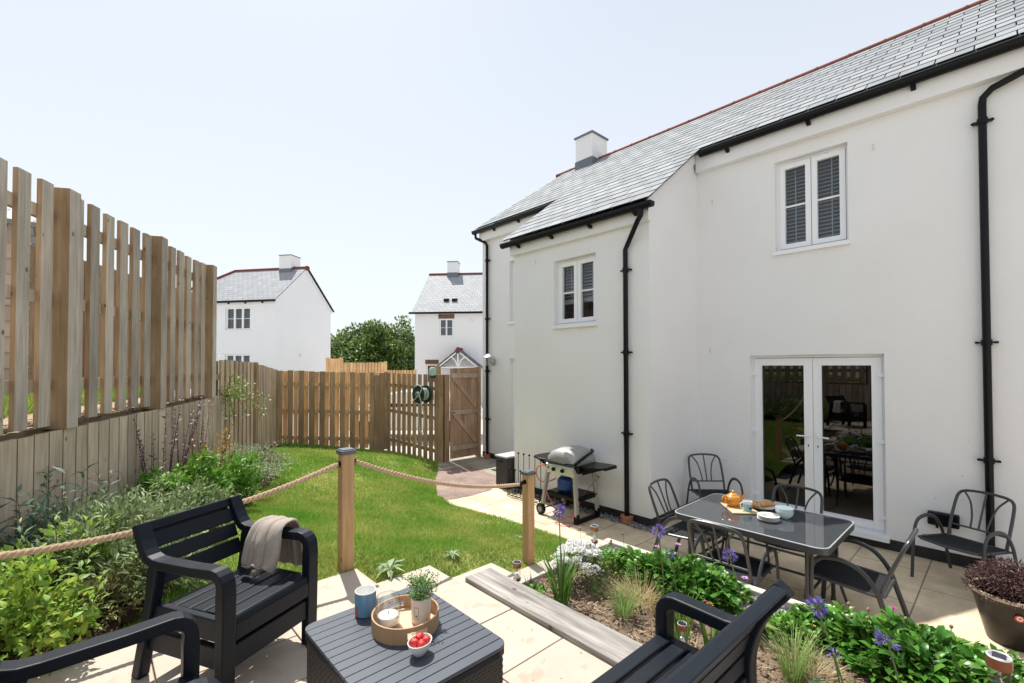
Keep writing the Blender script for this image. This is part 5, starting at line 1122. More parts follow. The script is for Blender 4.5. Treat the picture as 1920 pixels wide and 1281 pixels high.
# things laid on the patio table
QZ = .722
t = T('serving_board', 'thin pale wooden serving board under the orange teapot', 'board', (4.665, 1.80, QZ), R(-48)); m = MB(); m.box(-.125, .125, -.17, .17, 0, .014); m.build('board', bam_in, t, bevel=.006)
t = T('teapot', 'orange stoneware teapot with lid on the wooden board', 'teapot', (4.675, 1.862, QZ + .014), R(-35)); org = mat('orange_glaze', (.62, .23, .015), .22, spec=.5, coat=.4, c2=(.68, .27, .02), ns=4)
m = MB(); m.lathe([(.045, 0), (.052, .004), (.073, .035), (.078, .062), (.070, .09), (.05, .108), (.038, .112)], n=32); m.build('body', org, t, smooth=True)
m = MB(); m.lathe([(.040, .111), (.041, .115), (.026, .126), (.009, .130), (.011, .138), (.013, .145), (.007, .151), (0, .152)], n=24); m.build('lid', org, t, smooth=True)
m = MB(); m.tube(smooth_path([(.066, 0, .04), (.095, 0, .06), (.108, 0, .09), (.124, 0, .108)], 5), [.019 - .011 * i / 15 for i in range(16)], 10); m.build('spout', org, t, smooth=True)
m = MB(); m.tube(smooth_path([(-.066, 0, .092), (-.1, 0, .098), (-.118, 0, .07), (-.106, 0, .04), (-.07, 0, .032)], 5), .008, 8); m.build('handle', org, t, smooth=True)
t = T('mug', 'white and turquoise mug with a handle beside the orange teapot', 'mug', (4.622, 1.708, QZ + .014))
m = MB(); m.lathe([(.034, 0), (.038, .004), (.0405, .062), (.041, .064)], n=30, cap=False); m.build('cup', mat('turquoise_glaze', (.28, .52, .52), .25, coat=.3), t, smooth=True)
m = MB(); m.lathe([(.0411, .0635), (.0435, .092), (.042, .0925), (.039, .06), (.033, .008), (0, .007)], n=30, cap=False); m.build('white_band', white_c, t, smooth=True)
m = MB(); h_ = Vector((-.736, .677, 0)); m.tube([h_ * a + Vector((0, 0, z)) for a, z in ((.039, .076), (.058, .078), (.070, .062), (.067, .036), (.052, .022), (.037, .022))], .0055, 8); m.build('handle', white_c, t, smooth=True)
m = MB()
for k, (a, z, r_) in enumerate(((-2.30, .030, .010), (-2.05, .033, .012), (-2.18, .026, .009), (-1.95, .025, .005))): m.ball((.0392 * math.cos(a), .0392 * math.sin(a), z), r_, r_, r_ * .6, 8, 6)
m.build('motif', mat('navy_print', (.02, .03, .06), .5), t)
t = T('plate', 'white plate carrying two pastries behind the turquoise mug', 'plate', (4.86, 1.655, QZ)); m = MB(); m.lathe([(0, .004), (.06, .003), (.065, .006), (.108, .017), (.11, .021), (.105, .021), (.064, .011), (0, .010)], n=40); m.build('plate', white_c, t, smooth=True)
past = mat('pastry', (.50, .23, .07), .6, c2=(.68, .40, .16), ns=30, bump=.6, bscale=90, c3=(.30, .12, .03), s3=40)
for k, (x, y, a, lb) in enumerate(((4.815, 1.70, 30, 'golden pastry at the left of the white plate'), (4.885, 1.625, -35, 'golden pastry at the right of the white plate'))):
    m = MB(); pts = [Vector((.062 * math.cos(R(q)), .045 * math.sin(R(q)), 0)) for q in range(-10, 191, 20)]
    m.tube([p + Vector((0, -.02, .026)) for p in pts], [.008 + .021 * math.sin(math.pi * i / 10) + .003 * (i % 2) for i in range(11)], 10); o = m.build('pastry', past, smooth=True); o.location = (x, y, QZ + .012); o.rotation_euler = (.1, 0, R(a)); tag(o, lb, 'pastry')
for k in range(4):
    m = MB(); m.lathe([(0, .003), (.055, .002), (.06, .004), (.088, .012), (.09, .016), (.086, .016), (.06, .009), (0, .008)], n=40); o = m.build('plate', white_c, smooth=True); o.location = (4.515 + random.uniform(-.002, .002), 1.492, QZ + .0105 * k)
    tag(o, ['bottom plate', 'second lowest plate', 'second highest plate', 'top plate'][k] + ' of the white stack in front of the bowls', 'plate', 'white plates stacked on the patio table')
for k in range(3):
    m = MB(); m.lathe([(.034, 0), (.038, .004), (.064, .03), (.074, .062), (.0715, .062), (.06, .03), (.03, .008), (0, .007)], n=36); o = m.build('bowl', mat('pale_blue_ceramic', (.66, .77, .78), .22, coat=.3), smooth=True); o.location = (4.69, 1.412, QZ + .017 * k)
    tag(o, ['lowest', 'middle', 'top'][k] + ' bowl of the pale blue stack on the patio table', 'bowl', 'pale bowls stacked on the patio table')
for k in range(3):
    m = MB(); a = R(-60 + 9 * k); d = Vector((math.cos(a), math.sin(a), 0)); c = Vector((4.52, 1.488, QZ + .0105 * 3 + .0195 + .001 * k)); pe = Vector((-d.y, d.x, 0)) * (.012 * (k - 1))
    m.tube([c + pe - d * .09, c + pe + d * .03, c + pe + d * .06 + Vector((0, 0, .002)), c + pe + d * .09], [.0035, .003, .0085, .005], 8, flat=.3); o = m.build('knife' if k else 'fork', mat('steel', (.62, .63, .64), .2, metal=1), smooth=True); tag(o, ['steel fork lying on the stacked plates', 'middle steel knife lying on the stacked plates', 'steel knife nearest the bowls on the stacked plates'][k], 'cutlery', 'cutlery on the stacked plates')
t = T('jam_dish', 'small white dish of dark berries behind the teapot', 'bowl', (4.83, 1.825, QZ)); m = MB(); m.lathe([(.025, 0), (.045, .03), (.05, .042), (.047, .042), (.04, .028), (0, .008)], n=24); m.build('dish', white_c, t, smooth=True)
m = MB()
for k in range(16): m.ball((random.uniform(-.028, .028), random.uniform(-.028, .028), .04 + random.uniform(0, .012)), .0095, n=8, m=6)
m.build('berries', mat('dark_berry', (.18, .01, .03), .3, rnd=.8, c2=(.05, .01, .08), ns=60), t, smooth=True)

# ---------------------------------------------------------------- barbecue and things along the wall
t = T('barbecue', 'gas barbecue trolley with silver domed lid and black side shelves by the wall', 'barbecue', (5.03, 4.22, 0))
steel_m = mat('brushed_lid', (.33, .32, .31), .42, metal=.35, c2=(.40, .39, .38), ns=30, stretch=(1, .05, 1)); cream_leg = mat('grey_leg', (.40, .385, .35), .5, metal=.2); panel_m = mat('silver_panel', (.55, .58, .61), .3, metal=.6)
# lid: rounded hood, its domed front over the control panel
pts = [(-.265, .765), (-.272, .80), (-.255, .865), (-.20, .925), (-.11, .962), (.0, .975), (.11, .962), (.20, .925), (.255, .865), (.272, .80), (.265, .765)]
V = []; xs2 = [(-.262, .0, .30), (-.262, .72, .36), (-.250, .86, .62), (-.222, .94, .82), (-.17, .985, .94), (-.09, 1.0, 1.0), (.12, 1.0, 1.0), (.19, .97, .95), (.225, .92, .85)]
for x, k, kz in xs2: V += [(x, y * max(k, .001), .765 + (z - .765) * kz) for y, z in pts]
n = len(pts); m.v = []; m = MB(); m.add(V, [(i * n + j, i * n + j + 1, (i + 1) * n + j + 1, (i + 1) * n + j) for i in range(len(xs2) - 1) for j in range(n - 1)] + [tuple(range((len(xs2) - 1) * n, len(xs2) * n))], .5); lid = m.build('lid', steel_m, t, smooth=True)
m = MB(); m.tube(smooth_path([(-.245, -.255, .785), (-.20, -.282, .82), (-.08, -.284, .865), (.06, -.268, .90), (.18, -.235, .915), (.225, -.18, .925)], 5), .020, 8, flat=1); m.tube(smooth_path([(-.24, -.262, .782), (-.285, -.16, .785), (-.292, .0, .787), (-.285, .16, .785), (-.24, .25, .782)], 5), .010, 8); m.build('lid_handle', blackp, lid, smooth=True)
m = MB(); m.lathe([(.026, 0), (.026, .006), (.021, .009), (0, .009)], (-.228, .02, .885), 16, M=Matrix.Rotation(R(-66), 4, 'Y')); m.build('badge', panel_m, lid, smooth=True)
m = MB(); m.prism([(-.24, -.32, .765), (.23, -.32, .765), (.20, -.30, .66), (-.20, -.30, .66)], (0, .63, 0)); m.build('firebox', blackp, t, bevel=.01)
m = MB(); m.prism([(-.245, -.25, .755), (-.275, -.25, .735), (-.252, -.25, .615), (-.20, -.25, .62)], (0, .50, 0)); pnl = m.build('control_panel', panel_m, t, bevel=.006)
for y in (-.06, .10):
    m = MB(); m.lathe([(.030, 0), (.028, .008), (.022, .010), (.020, .03), (0, .03)], (-.264, y, .68), 16, M=Matrix.Rotation(R(-90), 4, 'Y')); m.box(-.30, -.264, y - .005, y + .005, .66, .70); m.build('knob', blackp, pnl, smooth=True)
m = MB(); m.lathe([(.012, 0), (.01, .015), (0, .015)], (-.264, .2, .69), 10, M=Matrix.Rotation(R(-90), 4, 'Y')); m.build('ignition_button', blackp, pnl, smooth=True)
for s, y0, y1 in ((-1, -.66, -.31), (1, .31, .60)):
    m = MB(); yo, yi = (y0, y1) if s < 0 else (y1, y0)
    m.prism([(-.19, yi, .745), (-.21, (yi + yo) / 2, .75), (-.17, yo - s * .02, .76), (-.13, yo, .765), (.13, yo, .765), (.17, yo - s * .02, .76), (.20, (yi + yo) / 2, .75), (.19, yi, .745)], (0, 0, .028)); m.tube([(-.13, yo, .767), (.13, yo, .767)], .016, 8)
    for x in (-.15, .15): m.prism([(x, yi, .745), (x, yo - s * .06, .75), (x, yi, .64)], (.014, 0, 0))
    m.build('side_shelf', blackp, t, bevel=.005)
legs = (((-.215, .24, .72), (-.24, .335, .12)), ((-.215, -.235, .72), (-.235, -.285, .10)), ((.19, .24, .72), (.215, .335, .12)), ((.19, -.235, .72), (.215, -.285, .10)))
for a, b in legs: m = MB(); m.obox(a, b, .062, .035, up=(0, 1, 0)); m.build('leg', cream_leg, t, bevel=.004)
m = MB(); m.box(-.22, .22, -.285, .30, .285, .335); m.box(-.2, .2, -.27, .28, .336, .345); m.build('lower_shelf', blackp, t, bevel=.006)
m = MB(); m.box(-.27, .25, -.31, -.255, 0, .055); m.box(-.265, -.21, -.315, -.25, .0, .13); m.box(.19, .245, -.315, -.25, 0, .13); m.build('foot_bar', blackp, t, bevel=.008)
for x in (-.27, .245):
    m = MB(); M = Matrix.Translation((x, .345, .078)) @ Matrix.Rotation(R(90), 4, 'Y'); m.lathe([(.03, -.025), (.066, -.028), (.078, -.018), (.078, .018), (.066, .028), (.03, .025)], n=24, M=M); wh = m.build('wheel', blackp, t, smooth=True); m = MB(); m.lathe([(0, -.029), (.04, -.027), (.04, .027), (0, .029)], n=16, M=M); m.build('hub', mat('grey_hub', (.22, .22, .23), .5), wh, smooth=True)
m = MB(); m.tube([(-.27, .345, .078), (.245, .345, .078)], .010, 8); m.build('axle', blackp, t, smooth=True)
m = MB(); m.tube(smooth_path([(-.2, .33, .70), (-.24, .43, .66), (-.25, .455, .56), (-.22, .42, .46), (-.16, .33, .44), (-.08, .22, .50)], 5), .009, 8); m.build('gas_hose', mat('orange_hose', (.62, .13, .03), .5), t, smooth=True)
t = T('gas_bottle', 'blue gas bottle standing on the lower shelf of the barbecue', 'gas bottle', (4.98, 4.30, .345)); blue = mat('blue_enamel', (.012, .055, .20), .35, spec=.5, c2=(.02, .07, .24), ns=8)
m = MB(); m.lathe([(.085, 0), (.095, .015), (.11, .03), (.112, .13), (.105, .165), (.075, .195), (.03, .21), (.02, .215)], n=30); m.build('body', blue, t, smooth=True)
m = MB(); m.lathe([(.06, .19), (.062, .25), (.056, .25), (.054, .195)], n=20); m.build('collar', blue, t, smooth=True); m = MB(); m.tube([(0, 0, .21), (0, 0, .27)], .016, 10); m.tube([(-.03, 0, .255), (.035, 0, .255)], .012, 8); m.build('valve', mat('brass', (.45, .32, .12), .35, metal=.8), t, smooth=True)
m = MB(); red = mat('faded_red_strap', (.50, .10, .10), .7, c2=(.58, .16, .16), ns=12)
m.tube(smooth_path([(5.25, 3.90, .56), (5.16, 4.02, .40), (4.95, 3.965, .33), (4.79, 3.94, .20), (4.78, 4.15, .03), (4.76, 4.35, .20), (4.77, 4.49, .40), (4.95, 4.62, .50), (5.25, 4.58, .62), (5.285, 4.3, .64), (5.25, 3.90, .56)], 6), .009, 6, flat=.4); m.tube(smooth_path([(4.79, 3.95, .20), (4.74, 3.97, .06), (4.66, 3.95, .006), (4.60, 4.06, .005), (4.66, 4.18, .005), (4.85, 3.84, .008)], 5), .009, 6, flat=.4)
tag(m.build('strap', red, smooth=True), 'faded red strap wound around the legs of the barbecue', 'strap')
# boot rack
t = T('boot_rack', 'black wire boot rack with ball topped rods against the bay', 'boot rack', (5.15, 5.20, 0)); m = MB()
for z in (.03, .16):
    m.tube([(-.13, -.36, z), (-.13, .36, z), (.11, .36, z), (.11, -.36, z), (-.13, -.36, z)], .007, 6)
for k in range(9): m.tube([(-.13, -.36 + k * .09, .035), (.11, -.36 + k * .09, .035)], .004, 5)
for x, y in ((-.13, -.36), (-.13, .36), (.11, .36), (.11, -.36)): m.tube([(x, y, 0), (x, y, .165)], .008, 6)
m.build('frame', blackp, t, smooth=True)
for k in range(6):
    for x, h in ((-.07, .42), (.08, .66)):
        if x < 0 and k > 3: continue
        y = .33 - k * .128 + (.05 if x < 0 else 0); m = MB(); m.tube([(x, y, .03), (x, y, h)], .0055, 6); m.ball((x, y, h + .012), .018, n=10, m=8); m.build('boot_rod', blackp, t, smooth=True)
# storage box beyond the bay
t = T('planter_box', 'tall dark grey box with pale lid beyond the corner of the bay', 'box', (5.45, 5.975, 0)); m = MB(); m.prism([(-.21, -.145, 0), (.21, -.145, 0), (.21, .145, 0), (-.21, .145, 0)], (0, 0, .535)); m.build('body', mat('anthracite_box', (.035, .036, .038), .5, c2=(.045, .046, .048), ns=6), t, bevel=.015)
m = MB(); m.box(-.225, .225, -.16, .16, .535, .565); m.build('lid', mat('pale_lid', (.42, .43, .44), .5), t, bevel=.008); m = MB(); m.box(-.2125, -.21, -.05, .06, .455, .475); m.build('hand_slot', blackp, t)
t = T('door_mat', 'dark door mat on the grey flags before the gate', 'door mat', (6.35, 6.85, .012)); m = MB(); m.box(-.35, .25, -.28, .28, 0, .012); m.build('mat', mat('coir', (.10, .07, .05), 1, c2=(.15, .10, .07), ns=90, bump=.8), t, bevel=.004); m = MB(); rim(m, lambda u, v, w: (u, v, w), -.355, .255, -.285, .285, .02, -.004, .010); m.build('rubber_edge', blackp, t)
# hose reel on the slatted fence
hp = SB + dB * 1.55; an_ = math.atan2(dB[1], dB[0]); t = T('hose_reel', 'dark green hose reel hung on the slatted fence', 'hose reel', (hp[0] - .02, hp[1] - .02, 1.50), an_ + math.pi); t.scale = (1.2, 1.2, 1.2)
gr = mat('dark_green_plastic', (.010, .035, .025), .4); M = Matrix.Translation((0, .17, 0)) @ Matrix.Rotation(R(90), 4, 'X'); M2 = Matrix.Translation((0, -.06, 0)) @ M
for q in (.09, -.09):
    m = MB(); m.lathe([(.03, -.008), (.16, -.008), (.168, 0), (.16, .008), (.03, .008)], n=32, M=Matrix.Translation((0, q, 0)) @ M); m.build('flange', gr, t, smooth=True)
m = MB(); m.lathe([(.05, -.12), (.06, -.11), (.06, .11), (.05, .12)], n=20, M=M); m.build('hub', mat('pale_green_plastic', (.16, .28, .22), .5), t, smooth=True)
m = MB(); hose = mat('pale_hose', (.42, .47, .42), .5)
for k in range(5): m.tube([((.10 + .006 * (k % 2)) * math.cos(a * .3142), .10 + .034 * k, (.10 + .006 * (k % 2)) * math.sin(a * .3142)) for a in range(21)], .011, 7)
m.tube(smooth_path([(.02, .29, .02), (-.07, .32, .03), (-.13, .31, -.12), (-.15, .26, -.35), (-.09, .2, -.60), (.02, .16, -.72), (.10, .15, -.62), (.14, .14, -.35), (.12, .13, -.15)], 6), .009, 7); m.tube(smooth_path([(.14, .06, -.06), (.22, .16, -.10), (.16, .26, -.13), (.02, .30, -.07), (-.10, .31, .03), (-.14, .30, .12), (-.05, .29, .17), (.08, .27, .14)], 6), .009, 7)
m.build('hose', hose, t, smooth=True); m = MB(); m.box(-.03, .03, -.05, .17, -.03, .03); m.box(-.06, .06, -.06, -.03, -.12, .12); m.build('bracket', gr, t)
t = T('lamp_globe', 'pale green plastic lantern on top of the fence post by the gate', 'lantern', (5.53, 8.58, 1.90)); m = MB(); m.lathe([(.05, 0), (.075, .02), (.08, .10), (.07, .16), (.04, .19), (0, .195)], n=20); m.build('body', mat('mint_plastic', (.30, .46, .38), .4, c2=(.36, .52, .44), ns=6), t, smooth=True); m = MB(); m.lathe([(.055, -.05), (.055, 0)], n=16); m.build('base', gr, t)
# glazed pot with the purple shrub
t = T('glazed_pot', 'brown glazed pot of purple leaved shrub on the patio at the right edge', 'potted plant', (5.22, .0, 0)); pm = mat('brown_glaze', (.010, .0085, .0075), .3, spec=.22, c2=(.040, .032, .024), ns=5, amount=.5)
m = MB(); m.lathe([(.145, 0), (.155, .01), (.20, .20), (.232, .335), (.238, .345), (.246, .36), (.244, .38), (.222, .38), (.215, .35), (.205, .32), (0, .32)], n=56); pot = m.build('pot', pm, t, smooth=True)
m = MB(); m.lathe([(.2385, .346), (.247, .362), (.2445, .3815), (.2215, .3815)], n=56, cap=False); m.build('rim', mat('worn_rim', (.42, .36, .27), .6, c2=(.55, .47, .36), ns=20), pot, smooth=True)
sa = R(187); 
def disc(r0, r1, mname, c, off):
    m = MB(); ct = Vector((.2225 * math.cos(sa), .2225 * math.sin(sa), .27)); nn = Vector((math.cos(sa) * .97, math.sin(sa) * .97, -.22)).normalized(); tx = Vector((-math.sin(sa), math.cos(sa), 0)); ty = nn.cross(tx)
    vs = [ct + nn * off + (tx * math.cos(a) + ty * math.sin(a)) * r for r in (r0, r1) for a in [k * math.pi / 14 for k in range(28)]]
    m.add(vs, [(k, (k + 1) % 28, 28 + (k + 1) % 28, 28 + k) for k in range(28)] + ([tuple(range(28))] if r0 < .005 else [])); return m, ct, nn, tx, ty
m, *_ = disc(.001, .023, 'w', None, .0035); st_ = m.build('sticker', mat('sticker_white', (.72, .68, .62), .5), pot)
m, *_ = disc(.0175, .027, 'r', None, .0045); m.build('sticker_ring', mat('sticker_red', (.50, .045, .03), .5), pot)
m, ct, nn, tx, ty = disc(.001, .002, 'k', None, .005)
for u0, u1, v0, v1 in ((-.010, .010, .001, .006), (-.004, .006, -.006, -.002)): m.add([ct + nn * .0055 + tx * u + ty * v for u, v in ((u0, v0), (u1, v0), (u1, v1), (u0, v1))], [(0, 1, 2, 3)])
m.build('sticker_print', mat('dark_print2', (.05, .05, .05), .5), pot)
pts = []
def P_tuft(n, c, rx, h):
    a = rng.uniform(0, 6.28, n); r_ = np.sqrt(rng.random(n)); return c + np.stack([rx * r_ * np.cos(a), rx * r_ * np.sin(a), h * np.sqrt(np.maximum(0, 1 - r_ ** 2)) * rng.uniform(.3, 1.05, n)], 1), np.stack([r_ * np.cos(a), r_ * np.sin(a), .7 + 0 * a], 1)
p, d_ = P_tuft(3600, np.array([5.22, 0, .34]), .27, .26); leaves('foliage', leafm('purple_leaf', (.042, .020, .022), (.135, .070, .064), .5, .03, .2), p, d_ + rng.normal(0, .6, p.shape), rng.normal(0, .5, p.shape) + [0, 0, 1], rng.uniform(.022, .045, len(p)), rng.uniform(.006, .010, len(p)), t, bend=.5)
m = MB()
for k in range(60): a = random.uniform(0, 6.28); r_ = random.uniform(.05, .26); m.tube([(.05 * math.cos(a), .05 * math.sin(a), .32), (r_ * .7 * math.cos(a), r_ * .7 * math.sin(a), .46), (r_ * math.cos(a), r_ * math.sin(a), .33 + .24 * math.sqrt(max(.05, 1 - (r_ / .28) ** 2)))], .0022, 4)
m.build('stem', mat('purple_stem', (.08, .04, .035), .8), t); m = MB(); m.lathe([(0, .335), (.21, .335)], n=24); m.build('soil', soil_dark, t)

# ---------------------------------------------------------------- solar lights
copper = mat('copper', (.36, .16, .09), .35, metal=.75, c2=(.44, .20, .12), ns=8); sgl = glass('solar_glass', (.93, .95, .94), .6, .08)
def solar(label, x, y, z, h, r=.028, tilt=0):
    t = T('solar_light', label, 'garden light', (x, y, z), 0, 'copper solar lights in the flower bed'); t.rotation_euler = (0, R(tilt), 0)
    k = r / .028; g = .085 * k; c = .035 * k
    m = MB(); m.lathe([(.006, 0), (.010 * k, .02), (.0125 * k, h - c - g - .012), (.0135 * k, h - c - g - .005)], n=16); m.build('stake', copper, t, smooth=True)
    m = MB(); m.lathe([(.0135 * k, h - c - g - .012), (.026 * k, h - c - g - .004), (.027 * k, h - c - g + .012 * k), (.024 * k, h - c - g + .013 * k)], n=24); m.build('base_cup', copper, t, smooth=True)
    m = MB(); m.lathe([(.0255 * k, h - c - g + .012), (.0255 * k, h - c)], n=24, cap=False); m.build('glass_tube', sgl, t, smooth=True)
    m = MB(); m.lathe([(0, h - c - .03), (.006, h - c - .03), (.006, h - c)], n=10); m.lathe([(0, h - c - g + .014), (.02 * k, h - c - g + .016), (.01, h - c - g + .035), (0, h - c - g + .04)], n=14); m.build('bulb', mat('reflector', (.7, .7, .68), .3, metal=.6), t, smooth=True)
    m = MB(); m.lathe([(.027 * k, h - c), (.029 * k, h - c + .003), (.029 * k, h - .003), (.027 * k, h)], n=24); cp = m.build('cap', copper, t, smooth=True)
    m = MB(); m.lathe([(0, h + .0005), (.0272 * k, h + .0005)], n=24); m.lathe([(.024 * k, h + .0005), (.0265 * k, h + .003), (.029 * k, h - .001)], n=24, cap=False); m.build('white_ring', mat('lamp_ring', (.55, .55, .56), .4), cp, smooth=True)
    m = MB(); m.box(-.015 * k, .015 * k, -.015 * k, .015 * k, h + .001, h + .0025); m.build('solar_cell', mat('solar_cell', (.035, .03, .05), .15), cp)
solar('copper solar light behind the end of the grey sleeper', 2.165, 2.305, .53, .245)
solar('copper solar light rising between the white flowers and the slate chippings', 2.80, 2.13, .53, .385)
solar('copper solar light seen through the arm of the slatted bench', 2.36, 1.213, .50, .23, .025)
solar('larger copper solar light at the lower right corner, leaning slightly', 2.78, .045, .53, .395, .038, -3)

# ---------------------------------------------------------------- planting
GZ = lambda x, y: float(np.where(y < 3.2, .66, zl(x, y))) + .02
def shrub(name, label, x, y, rx, h, n, L, W, m, clumps=40, spread=.3, cat='shrub', z=None, ry=None, stems=14, up=.5, rough=.6, sm='green_stem', group=None, hollow=.35, bend=.3):
    z = GZ(x, y) if z is None else z; t = T(name, label, cat, (x, y, z), 0, group); ry = ry or rx
    p, d, off = crown_points((x, y, z + h * .42), (rx, ry, h * .58), n, clumps, spread, hollow, -.75)
    k = p[:, 2] > z + .01; p, d, off = p[k], d[k], off[k]
    leaves('foliage', m, p, d * .7 + rng.normal(0, rough, p.shape) + [0, 0, up], off + [0, 0, .9] + rng.normal(0, .35, p.shape), rng.uniform(*L, len(p)), rng.uniform(*W, len(p)), t, bend=bend)
    mb = MB()
    for i in range(stems):
        q = p[rng.integers(0, len(p))]; b = Vector((random.uniform(-.2, .2) * rx, random.uniform(-.2, .2) * ry, -.01)); e = Vector((q[0] - x, q[1] - y, q[2] - z)); mid_ = b.lerp(e, .5) + Vector((0, 0, .1 * h)); mb.tube([b, mid_, e], [.006, .004, .0015], 5)
    mb.build('stem', mat(sm, (.14, .13, .05) if sm == 'green_stem' else (.16, .07, .06), .8), t)
    return t
def sprays(parent, m, x, y, z, n, h, r, leafL, leafW, per=14, lean=.35, smat=None):
    """upright shoots carrying leaves all the way up, so the outline is open"""
    P_, D_, st = [], [], MB()
    for i in range(n):
        a = random.uniform(0, 6.28); q = r * math.sqrt(random.random()); b = Vector((x + q * math.cos(a), y + q * math.sin(a), z)); hh = h * random.uniform(.6, 1.05); tip = b + Vector((math.cos(a) * lean * hh * random.uniform(.2, 1), math.sin(a) * lean * hh * random.uniform(.2, 1), hh))
        root = XF[parent.name][0]; st.tube([b - root, b.lerp(tip, .5) - root + Vector((0, 0, .04 * hh)), tip - root], [.004, .003, .001], 5)
        for k in range(per):
            u = .2 + .8 * k / per; aa = k * 2.4 + i; P_.append(b.lerp(tip, u)); D_.append((math.cos(aa), math.sin(aa), random.uniform(.2, .9)))
    P_, D_ = np.array(P_), np.array(D_); leaves('shoot_leaves', m, P_, D_, np.tile([0, 0, 1.], (len(P_), 1)) + rng.normal(0, .3, P_.shape), rng.uniform(*leafL, len(P_)), rng.uniform(*leafW, len(P_)), parent)
    st.build('shoot', smat or mat('green_stem', (.14, .13, .05), .8), parent)
lime = leafm('lime_leaf', (.22, .37, .05), (.40, .52, .10), .35, .03, .45); bright = leafm('bright_leaf', (.095, .25, .03), (.20, .38, .05), .4, .02, .3)
greyg = leafm('grey_green_leaf', (.15, .22, .085), (.34, .41, .20), .45, .02, .2, .6); silver = leafm('silver_leaf', (.22, .29, .14), (.44, .50, .30), .4, .02, .2, .6); teal = leafm('teal_leaf', (.065, .125, .09), (.14, .22, .15), .4, .02, .2)
rust = leafm('rust_leaf', (.25, .22, .05), (.50, .24, .08), .45, .03, .3); purple = leafm('plum_leaf', (.12, .05, .075), (.24, .12, .16), .5, .03, .2); dull = leafm('olive_leaf', (.12, .15, .04), (.24, .22, .07), .5, .03, .25)
t = shrub('lime_shrub', 'lime green leafy shrub at the lower left corner behind the rope', -.24, 3.37, .32, .47, 1700, (.04, .07), (.022, .036), lime, 40, .30, up=.5)
sprays(t, lime, -.24, 3.37, .70, 16, .46, .30, (.04, .065), (.02, .03), 18)
t = shrub('grey_shrub', 'large grey green shrub with narrow leaves, left of the lounge chair', .10, 4.05, .52, .60, 3300, (.045, .08), (.012, .021), greyg, 70, .26, up=.7)
sprays(t, greyg, .08, 4.15, .68, 30, .66, .45, (.04, .07), (.010, .016), 22)
t = shrub('grey_shrub', 'low grey green shrub behind the backrest of the lounge chair', .33, 3.72, .36, .42, 1700, (.045, .075), (.012, .019), greyg, 40, .3, up=.6)
t = shrub('grey_shrub', 'low olive and grey shrub over bare soil under the rope, left of the lounge chair', .10, 3.48, .24, .30, 1000, (.03, .055), (.010, .016), dull, 26, .3)
t = shrub('lime_shrub', 'small patch of yellow lime leaves above the rope amid grey foliage', -.02, 3.92, .22, .66, 560, (.04, .07), (.022, .036), lime, 16, .3)
t = shrub('teal_shrub', 'dark blue green shrub with pointed leaves against the retaining boards', -.22, 4.22, .26, .60, 700, (.05, .09), (.014, .022), teal, 22, .35); sprays(t, teal, -.2, 4.3, .70, 18, .74, .32, (.07, .12), (.018, .028), 18)
t = shrub('green_shrub', 'glossy bright green shrub at the middle of the left border', .74, 5.22, .45, .56, 2600, (.05, .085), (.024, .038), bright, 48, .28, up=.5)
t = shrub('green_shrub', 'smaller bright green shrub beside the glossy one, towards the silver bush', 1.15, 5.55, .36, .50, 1600, (.045, .075), (.022, .034), bright, 30, .3)
t = shrub('grey_shrub', 'grey green shrub between the bright green bush and the chair back', .50, 4.62, .45, .55, 2200, (.045, .075), (.012, .019), greyg, 46, .28, up=.6); sprays(t, greyg, .42, 4.65, .72, 18, .66, .35, (.035, .06), (.009, .014), 18)
t = shrub('silver_shrub', 'wide silver leaved bush spilling onto the far end of the lawn border', 1.32, 6.35, .52, .60, 4200, (.03, .05), (.007, .012), silver, 70, .26, up=.7); sprays(t, silver, 1.3, 6.35, .65, 36, .58, .5, (.03, .05), (.006, .010), 18)
t = shrub('silver_shrub', 'smaller silver bush at the far end of the border below the climbing rose', 1.72, 7.05, .36, .45, 1900, (.03, .05), (.007, .012), silver, 34, .3); sprays(t, silver, 1.75, 7.1, .6, 16, .5, .3, (.03, .05), (.006, .010), 16)
t = shrub('rust_shrub', 'open shrub with rust orange young leaves in front of the retaining boards', 1.02, 6.0, .25, .74, 420, (.04, .065), (.016, .026), rust, 18, .4); sprays(t, rust, 1.0, 6.05, .7, 9, .85, .22, (.035, .055), (.014, .022), 12)
def wisps(label, x, y, h, n, m, cat='plant'):
    t = T('purple_stems', label, cat, (x, y, GZ(x, y))); sprays(t, m, x, y, GZ(x, y), n, h, .14, (.03, .055), (.016, .026), 26, .25, mat('purple_stem2', (.10, .05, .06), .8)); return t
wisps('tall wispy plum coloured stems against the retaining boards', .50, 5.72, 1.15, 14, purple); wisps('thin pink tipped stems against the retaining boards, right of the plum ones', .86, 6.18, 1.12, 7, leafm('pink_tip', (.40, .16, .18), (.50, .26, .22), .4, .03, .2))
# climbing rose over the end of the bank
rp_ = FP(3.05, .12); t = T('climbing_rose', 'climbing rose with pale flowers hanging over the end of the retaining boards', 'climber', (rp_[0], rp_[1], 1.70)); P_, st, fl = [], MB(), MB()
for i in range(13):
    e = FP(3.05 + random.uniform(-.35, 1.35) * (1 if i % 2 else .7), .12 + random.uniform(.02, .30)); ez = random.uniform(1.30, 1.98); b = Vector((0, 0, 0)); q = Vector((e[0] - rp_[0], e[1] - rp_[1], ez - 1.70)); md = b.lerp(q, .5) + Vector((0, 0, .14)); pth = smooth_path([b, md, q], 6); st.tube(pth, .004, 5)
    for k in range(34): pp = pth[random.randrange(2, len(pth))]; P_.append((pp.x + rp_[0] + random.gauss(0, .035), pp.y + rp_[1] + random.gauss(0, .035), pp.z + 1.70 + random.gauss(0, .035)))
    if i % 2: fl = MB(); fl.ball((q.x, q.y, q.z), .022, .022, .014, 8, 5); fl.build('flower', mat('cream_petal', (.78, .74, .55), .7), t)
